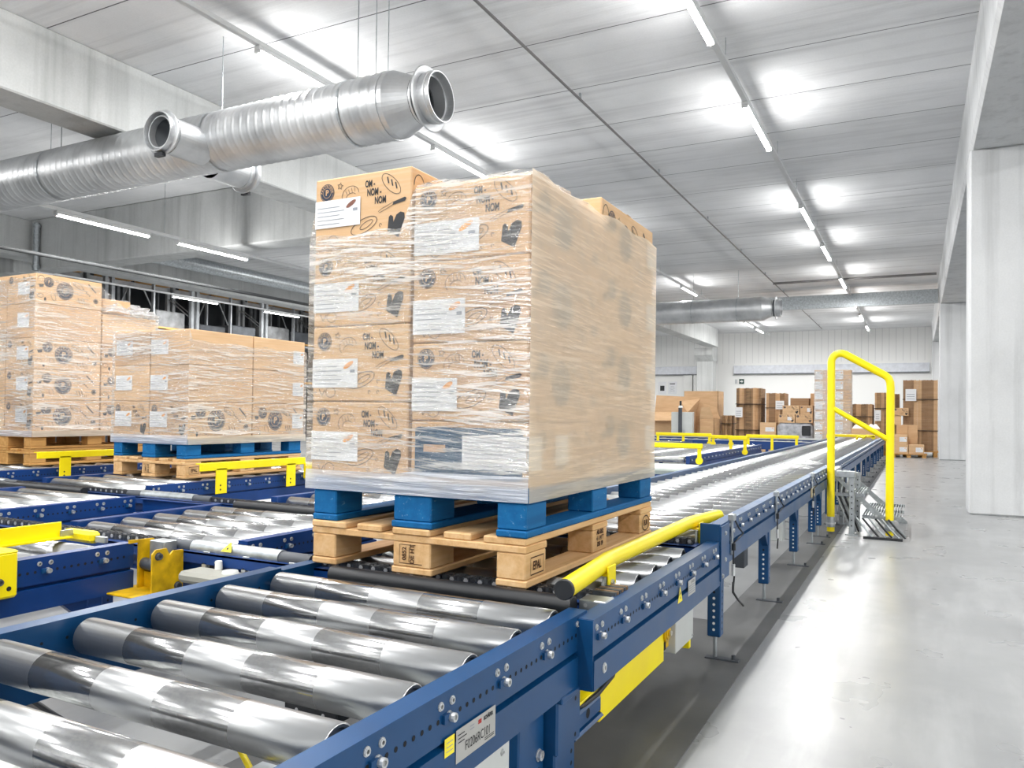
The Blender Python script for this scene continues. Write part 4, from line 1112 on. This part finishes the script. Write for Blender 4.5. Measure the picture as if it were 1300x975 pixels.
b = MB().raw(*crumple(-6.0, 3.02, 1.93, .55, .62, .17, 5, 16), FILM_T, True); b.build('crumpled_film', w1)
vs, fs = crumple(-.09, .22, 1.728, .2, .4, .04, 8, 12); MB().raw(vs, fs, FILM_T, True).build('loose_top_film', wm)
for (x, y, sx, sy, sd, l) in ((-.1, 6.18, .36, .34, 1, 'nearer crumpled piece of clear film lying on the long conveyor'), (-.08, 6.95, .34, .32, 2, 'farther crumpled piece of clear film lying on the long conveyor')):
    b = MB().raw(*crumple(x, y, .520, sx, sy, .055, sd), FILM_T, True); solo(b, 'film_scrap', l, 'plastic film')

# ------------------------------------------------------------------ handrail and steps
hr = thing('handrail', (.56, 5.4, 0), 'tall yellow tubular handrail standing beside the long conveyor', 'handrail')
pp = [(.33, 5.4, .02), (.328, 5.4, 1.45)]
for k in range(7):
    t = k / 6; a_ = pi - t * radians(118)
    pp.append((.328 + .075 + .075 * cos(a_), 5.4, 1.51 + .075 * sin(a_) + .0))
pp += [(.76, 5.4, 1.385), (.785, 5.4, 1.36), (.797, 5.4, 1.325), (.80, 5.4, 1.28), (.797, 5.4, 0.02)]
MB().tube(pp, .032, YEL, 16).build('rail_tube', hr)
MB().tube([(.345, 5.4, 1.10), (.78, 5.4, .84)], .022, YEL, 12).build('mid_rail', hr)
for x in (.33, .797):
    b = MB().lathe((x, 5.4, .06), (0, 0, 1), [(0, .037), (.09, .037)], GALV, 16, True, False, False); b.lathe((x, 5.4, .085), (0, 0, 1), [(0, .041), (.012, .041)], ZINC, 16); b.build('clamp_collar', hr)
sp = thing('access_steps', (.6, 5.8, 0), 'galvanised metal step unit with grated treads beside the yellow handrail', 'steps')
b = MB().box(.375, .53, 5.38, 5.43, .50, .555, GALV, .004); b.box(.31, .36, 5.44, 6.1, .50, .555, GALV, .004); b.build('platform_frame', sp)
def tread(x0, x1, y0, y1, z):
    b = MB()
    n = int((x1 - x0) / .022)
    for k in range(n + 1): b.box(x0 + k * .022, x0 + k * .022 + .005, y0, y1, z - .025, z, GALV)
    for y in (y0, (y0 + y1) / 2, y1 - .005): b.box(x0, x1, y, y + .006, z - .03, z - .002, GALV)
    return b
tread(.36, .60, 5.44, 6.2, .36).build('tread', sp)
tread(.58, .90, 5.46, 6.6, .175).build('tread', sp)
for (x, y) in ((.50, 5.41), (.50, 6.15), (.36, 6.1)):
    b = MB().box(x - .022, x + .022, y - .02, y + .02, .0, .50, GALV, .003)
    for k in range(8): b.disc((x, y - .0205, .08 + k * .05), (0, -1, 0), .006, DARK)
    b.box(x - .05, x + .05, y - .05, y + .05, 0, .008, GALV); b.build('upright', sp)
for (y) in (5.48, 6.5):
    b = MB().prism([(.34, .50), (.38, .50), (.92, .02), (.92, .0), (.85, .0)], 'y', y - .004, y + .004, GALV)
    for k in range(4): b.cyl((.45 + .12 * k, y - .03, .38 - .105 * k), (.45 + .12 * k, y + .03, .38 - .105 * k), .01, ZINC, 8)
    b.build('stringer', sp)
b = MB()
for k in range(5):
    x = .34 + .02 * k; b.tube([(x + .03, 5.5 + .03 * k, .49), (x + .03, 5.46, .34), (x + .1, 5.44 + .02 * k, .16), (x + .15, 5.5, .02)], .008, BLACK if k % 2 else GALV, 6)
b.build('cables', sp)
b = MB()
for k in range(6):
    x = .64 + .05 * k; b.tube([(x - .1, 5.34, .16), (x - .03, 5.30, .08), (x + .03, 5.26 + .01 * k, .015)], .008, BLACK if k % 2 else GALV, 6)
b.box(.6, .9, 5.22, 5.26, 0, .02, BLACK); b.build('floor_struts', sp)

# ------------------------------------------------------------------ distant conveyors and guards
def gate(x0, x1, y, z, label, legs=2, drop=.16, foot=.03):
    o = thing('guard_rail', ((x0 + x1) / 2, y, z - drop), label, 'guard rail')
    MB().box(x0, x1, y - .02, y + .02, z - .05, z + .015, YEL, .01).build('bar', o)
    for k in range(legs):
        x = x0 + .04 + (x1 - x0 - .08) * (k / max(1, legs - 1))
        b = MB().box(x - .025, x + .025, y - .012, y + .012, z - drop, z - .03, YEL, .005)
        b.lathe((x, y - .02, z - drop), (0, 1, 0), [(0, .045), (.03, .045)], YEL, 14, False); b.build('post', o)
    return o
lane('far blue cross conveyor with one front roller behind the nearest load on the right', -2.75, -1.52, 7.7, 12.8, rng(7.78, 12.7, .22), legs=(8.2, 10.5, 12.4), plain=True, pairs=False)
gate(-2.6, -1.36, 7.7, .66, 'long yellow guard bar across the front of the far blue conveyor', 2, .2)
b = MB().box(-2.7, -1.56, 7.62, 7.7, .2, .30, BLUE2, .01); b.box(-2.2, -2.12, 7.62, 7.7, .0, .2, BLUE2)
solo(b, 'cross_beam', 'blue beam on a short post in front of the far blue conveyor', 'beam')
b = MB().box(-1.9, -1.2, 6.85, 7.1, .33, .45, paint('pale_green_belt', (196, 206, 200), .5), .05); b.cyl((-1.9, 6.84, .37), (-1.9, 7.1, .37), .06, paint('green_end', (40, 96, 72), .5), 14)
b.box(-1.75, -1.65, 6.9, 7.05, 0, .35, BLUE2)
solo(b, 'belt_unit', 'small pale belt unit with a green end beside the long conveyor', 'conveyor part')
gate(-1.66, -1.36, 10.6, .70, 'small yellow two legged guard on the far blue conveyor', 2, .24)
lane('second far conveyor lane left of the long conveyor, behind yellow guards', -4.3, -3.1, 8.6, 14.0, rng(8.7, 13.9, .25), legs=(9, 11, 13.6), plain=True, pairs=False)
gate(-3.75, -2.62, 13.6, .66, 'yellow guard bar left of the far grey cabinet base', 3, .18)
gate(-1.95, -.98, 13.6, .66, 'yellow guard bar across the lane close to the long conveyor end', 3, .655)
gate(-2.35, -1.95, 12.4, .66, 'short yellow guard between the two long far guard bars', 2, .14)
# blue conveyor crossing the hall in front of the packed goods
cc = thing('cross_conveyor', (-3.6, 15.6, 0), 'blue cross conveyor with grey top edge spanning in front of the packed goods', 'conveyor')
b = MB().box(-8.5, -.87, 15.2, 15.25, .33, .5, BLUE2, .005); b.box(-8.5, -.87, 16.3, 16.35, .33, .52, BLUE2, .005); b.build('side_rail', cc)
b = MB().box(-8.5, -.87, 15.2, 15.25, .5, .515, GREYP); b.box(-8.5, -.87, 16.28, 16.36, .52, .56, GREYP); b.build('top_edge', cc)
for k in range(30):
    x = -8.4 + k * .255; 
    if k == 0:
        b = MB().cyl((x, 15.26, .46), (x, 16.29, .46), .04, ROLLP, 16); r0 = b.build('roller', cc, org=(x, 15.8, .46))
    else:
        c = r0.copy(); col.objects.link(c); c.parent = cc; ORG[c.name] = Vector((x, 15.8, .46)); c.location = ORG[c.name] - ORG[cc.name]
for x in (-8, -6, -4, -2, -1): 
    for y in (15.23, 16.32): MB().box(x - .03, x + .03, y - .03, y + .03, 0, .34, BLUE2).build('leg', cc)
gate(-1.0, .1, 18.9, .60, 'yellow end stop across the far end of the long conveyor', 2, .05)
b = MB().tube([(-.25, 17.9, .53), (-.2, 17.8, .6), (-.1, 17.9, .56), (-.02, 17.8, .62)], .03, YEL, 8)
solo(b, 'yellow_clamp', 'small bent yellow clamp on the far end of the long conveyor', 'clamp')

# ------------------------------------------------------------------ packed goods in front of the back wall
def flat_stack(x0, x1, y0, y1, z1, label, mat=CARDE, base=.12, seed=1, lab=None, waves=.02):
    """bundle of flat cardboard sheets on edge, strapped: wavy front"""
    rr = random.Random(seed); o = thing('cardboard_stack', ((x0 + x1) / 2, (y0 + y1) / 2, 0), label, 'cardboard stack')
    n = 26; b = MB(); vs = []; 
    ph = rr.uniform(0, 6)
    def yy(t): return y0 + waves * sin(t * 9 + ph) + waves * .6 * sin(t * 23)
    mats = [mat, CARDD, CARD]
    for i in range(n):
        t0_, t1_ = i / n, (i + 1) / n; xa = x0 + (x1 - x0) * t0_; xb = x0 + (x1 - x0) * t1_
        ya = yy((t0_ + t1_) / 2)
        b.box(xa, xb - .002, ya, y1, base, z1 - rr.uniform(0, .015), mats[int((sin(t0_ * 11 + ph) + 1) * 1.45) % 3])
    b.build('sheets', o)
    for z in (base + (z1 - base) * .28, base + (z1 - base) * .72): MB().box(x0 - .01, x1 + .01, y0 - waves * 1.7, y1 + .01, z, z + .018, paint('dark_strap', (60, 48, 38), .5)).build('strap', o)
    b = MB()
    for q in (0, .5, 1): b.box(x0 + (x1 - x0 - .1) * q, x0 + (x1 - x0 - .1) * q + .1, y0 - .02, y1, 0, base - .03, WOODO)
    b.box(x0 - .02, x1 + .02, y0 - .03, y1, base - .03, base, WOODO); b.build('pallet', o)
    if lab:
        a = Art((x0, y0 - waves * 1.8, 0), (1, 0, 0), (0, 0, 1), .004); a.rect(lab[0], lab[1], lab[0] + lab[2], lab[1] + lab[3], LABEL); a.lvl = 1
        for k in range(3): a.rect(lab[0] + .03, lab[1] + .05 + .06 * k, lab[0] + lab[2] - .04, lab[1] + .065 + .06 * k, LABELT)
        a.build('white_label', o)
    return o
YG = 22.0
flat_stack(-3.83, -3.12, YG, YG + .8, 1.88, 'strapped upright cardboard bundle with dark wavy stripes, below the exit sign', seed=2, lab=(-.02, 1.0, .22, .3), waves=.05)
flat_stack(-2.99, -2.45, YG + .1, YG + .8, 1.73, 'plain upright cardboard bundle with a large white label', CARDD, seed=4, lab=(.28, 1.25, .24, .25), waves=.015)
flat_stack(-2.38, -2.33, YG + .7, YG + 1.3, 1.6, 'thin pale bundle behind the printed boxes', CARD, seed=5)
flat_stack(-.62, -.1, YG, YG + .9, 1.42, 'striped cardboard bundle behind the white crate goods', seed=6, waves=.04)
flat_stack(-.05, .27, YG, YG + .9, 1.74, 'striped cardboard bundle with white label right of the tall wrapped tower', seed=8, lab=(.0, .95, .16, .3), waves=.03)
flat_stack(.34, .56, YG + .5, YG + 1.2, 1.72, 'small dark bundle between handrail post and the biggest stack', CARDD, seed=9)
flat_stack(.66, 1.49, YG - .3, YG + 1.3, 2.07, 'biggest dark brown cardboard stack standing beside the second column', CARDD, seed=10, lab=(.06, 1.5, .26, .32), waves=.02, base=.16)
flat_stack(-4.33, -4.02, YG + .3, YG + 1.0, 1.05, 'low rack of folded cardboard between open box and striped bundle', seed=12, waves=.05)
def printed_small(x0, x1, y, z0, z1, label, n=1, lab=True):
    return carton(x0, x1, y, y + .4, z0, z1, label, True, False, lab=((x1 - x0) * .55, (z1 - z0) * .3, (x1 - x0) * .25, (z1 - z0) * .4, ORANGE) if lab else None)
carton(-3.07, -2.62, 21.6, 22.0 - .03, 0, .86, 'brown carton with a white label strip below the plain bundle', lab=(.15, .6, .25, .12, ORANGE))
printed_small(-2.55, -2.1, 21.55, .86, 1.10, 'left box of the lower printed pair on the wrapped bale'); printed_small(-2.08, -1.62, 21.55, .86, 1.10, 'right box of the lower printed pair on the wrapped bale', lab=False)
printed_small(-2.44, -1.98, 21.55, 1.10, 1.36, 'left printed box on the upper row above the wrapped bale', lab=False); printed_small(-1.96, -1.62, 21.55, 1.10, 1.36, 'right printed box on the upper row above the wrapped bale')
carton(-2.3, -1.78, 22.1, 22.6, 0, 1.58, 'dark plain carton behind the printed boxes', mat=CARDD)
carton(-1.75, -1.58, 22.1, 22.6, 0, 1.72, 'narrow brown carton left of the tall wrapped tower')
# wrapped bale
b = MB().box(-2.58, -1.62, 21.5, 22.05, 0, .85, paint('grey_bale', (176, 178, 184), .35, 0, .25, 9), .08)
o = thing('wrapped_bale', (-2.1, 21.8, 0), 'plastic wrapped grey bale below the printed boxes', 'bale'); b.build('bale', o)
MB().raw(*crumple(-2.1, 21.78, .85, .9, .5, .04, 33), FILM_T, True).build('film', o); MB().box(-1.9, -1.66, 21.46, 21.5, .5, .78, BLACK, .02).build('dark_patch', o)
# tall wrapped tower: separate cartons with white labels
for k in range(8):
    za, zb = .1 + k * .2825, .1 + (k + 1) * .2825
    for c, (xa, xb) in enumerate(((-1.57, -1.10), (-1.09, -.63))):
        carton(xa, xb, 21.5, 22.0, za, zb, 'labelled carton of the tall wrapped tower, level %s from the floor, %s side' % (['one', 'two', 'three', 'four', 'five', 'six', 'seven', 'eight'][k], ('left', 'right')[c]), lab=(.01 if c == 0 else .06, .02, .2, .22, ORANGE), group='cartons of the tall wrapped tower')
b = MB()
for q in (0, .42, .84): b.box(-1.57 + q, -1.47 + q, 21.5, 22.0, 0, .078, WOODO)
b.box(-1.58, -.62, 21.48, 22.02, .078, .1, WOODO); solo(b, 'pallet', 'wooden pallet under the tall wrapped tower', 'pallet')
wt = thing('stretch_wrap', (-1.1, 21.75, .1), 'clear film around the tall tower of labelled cartons', 'plastic film')
b = MB(); b.raw([(-1.585, 21.485, .1), (-.615, 21.485, .1), (-.615, 21.485, 2.36), (-1.585, 21.485, 2.36)], [(0, 1, 2, 3)], FILM_F)
b.raw([(-.615, 21.485, .1), (-.615, 22.02, .1), (-.615, 22.02, 2.36), (-.615, 21.485, 2.36)], [(0, 1, 2, 3)], FILM_C); b.build('film', wt)
# crate with white goods
o = thing('cardboard_tray', (-.27, 21.55, 0), 'open cardboard tray heaped with white bags right of the tall tower', 'box')
b = MB().box(-.6, .1, 21.3, 21.8, 0, .74, CARD, .01); b.build('tray', o)
for k in range(5): MB().raw(*crumple(-.48 + .12 * k, 21.55, .73, .22, .3, .16, 50 + k, 6), WHITEP, True).build('white_bag', o)
# small boxes on pallet near the column
b = MB()
for q in (0, .36, .72): b.box(.40 + q, .5 + q, 21.0, 21.6, 0, .078, WOODO)
b.box(.38, 1.24, 20.98, 21.62, .078, .1, WOODO); solo(b, 'pallet', 'small wooden pallet under the brown boxes before the biggest stack', 'pallet')
carton(.41, .80, 21.0, 21.5, .1, .345, 'lower left brown box on the small pallet', lab=(.18, .05, .17, .12, ORANGE))
carton(.81, 1.17, 21.0, 21.5, .1, .345, 'lower right brown box on the small pallet', lab=(.16, .05, .17, .12, ORANGE))
carton(.41, .78, 21.0, 21.5, .345, .60, 'middle left brown box on the small pallet', lab=(.18, .07, .17, .12, ORANGE))
carton(.50, .78, 21.52, 21.95 - .3, 0.1, .85, 'tall narrow brown box behind the small pallet boxes')
carton(.64, 1.02, 21.55, 21.62, .1, .86, 'standing brown box in front of the biggest stack')
carton(.42, .62, 21.55, 21.66, .85, 1.1, 'printed carton under the topmost small one beside the yellow post')
carton(.44, .80, 21.52, 21.66, 1.1, 1.31, 'printed carton topmost of the small pile beside the yellow post', True)

def open_box(x0, x1, y0, y1, z1, label, flaps, fold=0.0):
    o = thing('open_cardboard_box', ((x0 + x1) / 2, (y0 + y1) / 2, 0), label, 'box'); t_ = .012
    b = MB().box(x0, x1, y0, y0 + t_, 0, z1, CARD); b.box(x0, x1, y1 - t_, y1, 0, z1, CARD); b.box(x0, x0 + t_, y0, y1, 0, z1, CARD); b.box(x1 - t_, x1, y0, y1, 0, z1, CARD); b.box(x0, x1, y0, y1, 0, .02, CARD)
    b.build('body', o)
    for (pts) in flaps: 
        n_ = len(pts); b = MB().raw([tuple(p) for p in pts] + [(p[0], p[1] + .01, p[2] - .008) for p in pts], [tuple(range(n_)), tuple(reversed(range(n_, 2 * n_)))] + [(i, (i + 1) % n_, n_ + (i + 1) % n_, n_ + i) for i in range(n_)], CARD); b.build('flap', o)
    return o
open_box(-6.35, -5.05, 21.0, 22.0, 1.12, 'big open brown box with folded flaps behind the left guard bars', [[(-6.35, 20.99, 1.12), (-5.3, 20.99, 1.12), (-5.25, 20.7, .88), (-6.3, 20.7, .86)], [(-6.35, 22.0, 1.12), (-5.05, 22.0, 1.12), (-5.0, 22.15, 1.6), (-6.35, 22.15, 1.66)], [(-5.05, 21.0, 1.12), (-5.05, 22.0, 1.12), (-4.9, 21.9, 1.55), (-5.3, 21.2, 1.45)]])
open_box(-5.53, -4.47, 22.4, 23.2, 1.8, 'tall plain brown box standing behind the other open boxes', [])
open_box(-4.74, -4.31, 21.2, 22.0, .95, 'open brown box with slanted flaps right of the grey cabinet', [[(-4.74, 22.0, .95), (-4.31, 22.0, .95), (-4.45, 22.1, 1.3), (-4.85, 22.1, 1.40)], [(-4.74, 21.19, .95), (-4.31, 21.19, .95), (-4.42, 21.1, 1.28), (-4.66, 21.1, 1.28)]])
o = thing('grey_cabinet', (-5.04, 20.6, 0), 'light grey cabinet with a central post in front of the open boxes', 'cabinet')
MB().box(-5.35, -4.74, 20.35, 20.58, 0, 1.13, GREYP, .01).build('body', o)
b = MB().box(-5.13, -5.03, 20.3, 20.35, 0, 1.25, RUB, .005); b.box(-5.0, -4.95, 20.32, 20.35, .1, .6, GALV, .005); b.build('post', o)
b = MB().cyl((-5.08, 20.35, 1.13), (-5.08, 20.35, 1.45), .03, BLACK, 10); b.lathe((-5.08, 20.35, 1.22), (0, 0, 1), [(0, .02), (.04, .07), (.09, .05), (.1, 0)], WHITEP, 12); b.build('lamp', o)
# wall items
def wall_flat(x0, x1, z0, z1, name, label, cat, mat, d=.03, extra=None):
    o = thing(name, ((x0 + x1) / 2, YB - d / 2, z0), label, cat); MB().box(x0, x1, YB - d, YB - .001, z0, z1, mat).build('board', o)
    if extra: a = Art((x0, YB - d, z0), (1, 0, 0), (0, 0, 1), .003); extra(a); a.build('print', o)
    return o
def ex_notice(a): a.rect(.1, .15, .3, .38, INK)
def ex_sheet(a):
    a.rect(.08, .44, .32, .48, INK)
    for k in range(4): a.stroke([(.08, .1 + .07 * k), (.18, .15 + .07 * k), (.3, .1 + .07 * k)], .012, LABELT)
wall_flat(-9.36, -8.97, 1.98, 2.54, 'notice_board', 'white notice with a dark square on the far wall', 'notice', LABEL, .02, ex_notice)
wall_flat(-8.9, -8.5, 1.98, 2.54, 'notice_sheet', 'white notice sheet with small print right of the dark square notice', 'notice', LABEL, .02, ex_sheet)
wall_flat(-8.14, -7.75, 1.0, 2.80, 'wall_cabinet', 'left narrow white wall cabinet beside the far column', 'cabinet', WHITEP, .25)
wall_flat(-7.7, -7.36, 1.0, 2.80, 'wall_cabinet', 'right narrow white wall cabinet touching the far column', 'cabinet', WHITEP, .25)
def ex_exit(a):
    GR = paint('sign_green', (24, 60, 56), .5); a.rect(.16, .01, .37, .22, GR); a.lvl = 1
    a.poly([(.2, .09), (.27, .09), (.27, .05), (.33, .115), (.27, .18), (.27, .14), (.2, .14)], WHITEP); a.lvl = 0
    a.rect(.0, .02, .03, .2, LABELT); a.rect(.06, .02, .08, .2, LABELT)
wall_flat(-5.95, -5.56, 2.41, 2.65, 'exit_sign', 'small dark exit sign with white arrow on the far wall', 'sign', WHITEP, .02, ex_exit)

# ------------------------------------------------------------------ storage racks in the dark hall
def rack(y0, label):
    o = thing('storage_rack', (-20, y0 + 1.4, 0), label, 'storage rack')
    for x in (-18.9, -20.0, -22.4):
        for y in (y0, y0 + 1.35, y0 + 2.8 - .1): MB().box(x - .05, x + .05, y, y + (.1 if y != y0 + 1.35 else .05), 0, 8, RACKM).build('upright', o)
    for y in (y0 + .05, y0 + 2.75):
        b = MB()
        for k in range(9): b.tube([(-18.9, y, .6 + k * .8), (-20.0, y, 1.3 + k * .8)], .02, RACKM, 4)
        b.build('bracing', o)
    for z in (1.9, 3.3, 4.7, 6.1): 
        MB().box(-18.95, -18.85, y0, y0 + 2.8, z, z + .07, RACKM).build('beam', o); MB().box(-20.05, -19.95, y0, y0 + 2.8, z, z + .11, RACKM).build('beam', o)
    b = MB().tube([(-20.05, y0 + .1, 1.9), (-20.05, y0 + 1.4, 4.7)], .03, RACKM, 4); b.tube([(-20.05, y0 + 2.7, 3.3), (-20.05, y0 + 1.4, 5.6)], .03, RACKM, 4); b.build('rear_brace', o)
    return o
rk = rack(9.2, 'leftmost steel storage rack bay in the dark hall')
for k, l in enumerate(['second steel storage rack bay from the left in the dark hall', 'third steel storage rack bay from the left in the dark hall', 'fourth steel storage rack bay from the left in the dark hall', 'fifth steel storage rack bay from the left in the dark hall', 'rightmost steel storage rack bay, beside the wrapped boxes']):
    copy_tree(rk, (0, 2.9 * (k + 1), 0), l)
ST = [paint('rack_load_grey', (120, 122, 124), .7, 0, .3, 4), paint('rack_load_pale', (168, 166, 160), .7, 0, .2, 4), paint('rack_load_dark', (74, 78, 84), .7, 0, .3, 4)]
for k in range(6):
    for lv, z in enumerate((2.02, 3.42, 4.82)):
        for q in range(2):
            y = 9.45 + 2.9 * k + q * 1.3; h = R.uniform(.25, .6)
            b = MB().box(-19.9, -19.0, y, y + 1.05, z, z + h, ST[R.choice((0, 2, 2))], .03); b.box(-19.95, -18.96, y - .03, y + 1.08, z - .004, z + .05, WOODO)
            solo(b, 'stored_load', 'greyish stored load on the storage racks, level %s' % ('one', 'two', 'three')[lv], 'load', 'stored loads on rack level ' + ('one', 'two', 'three')[lv])
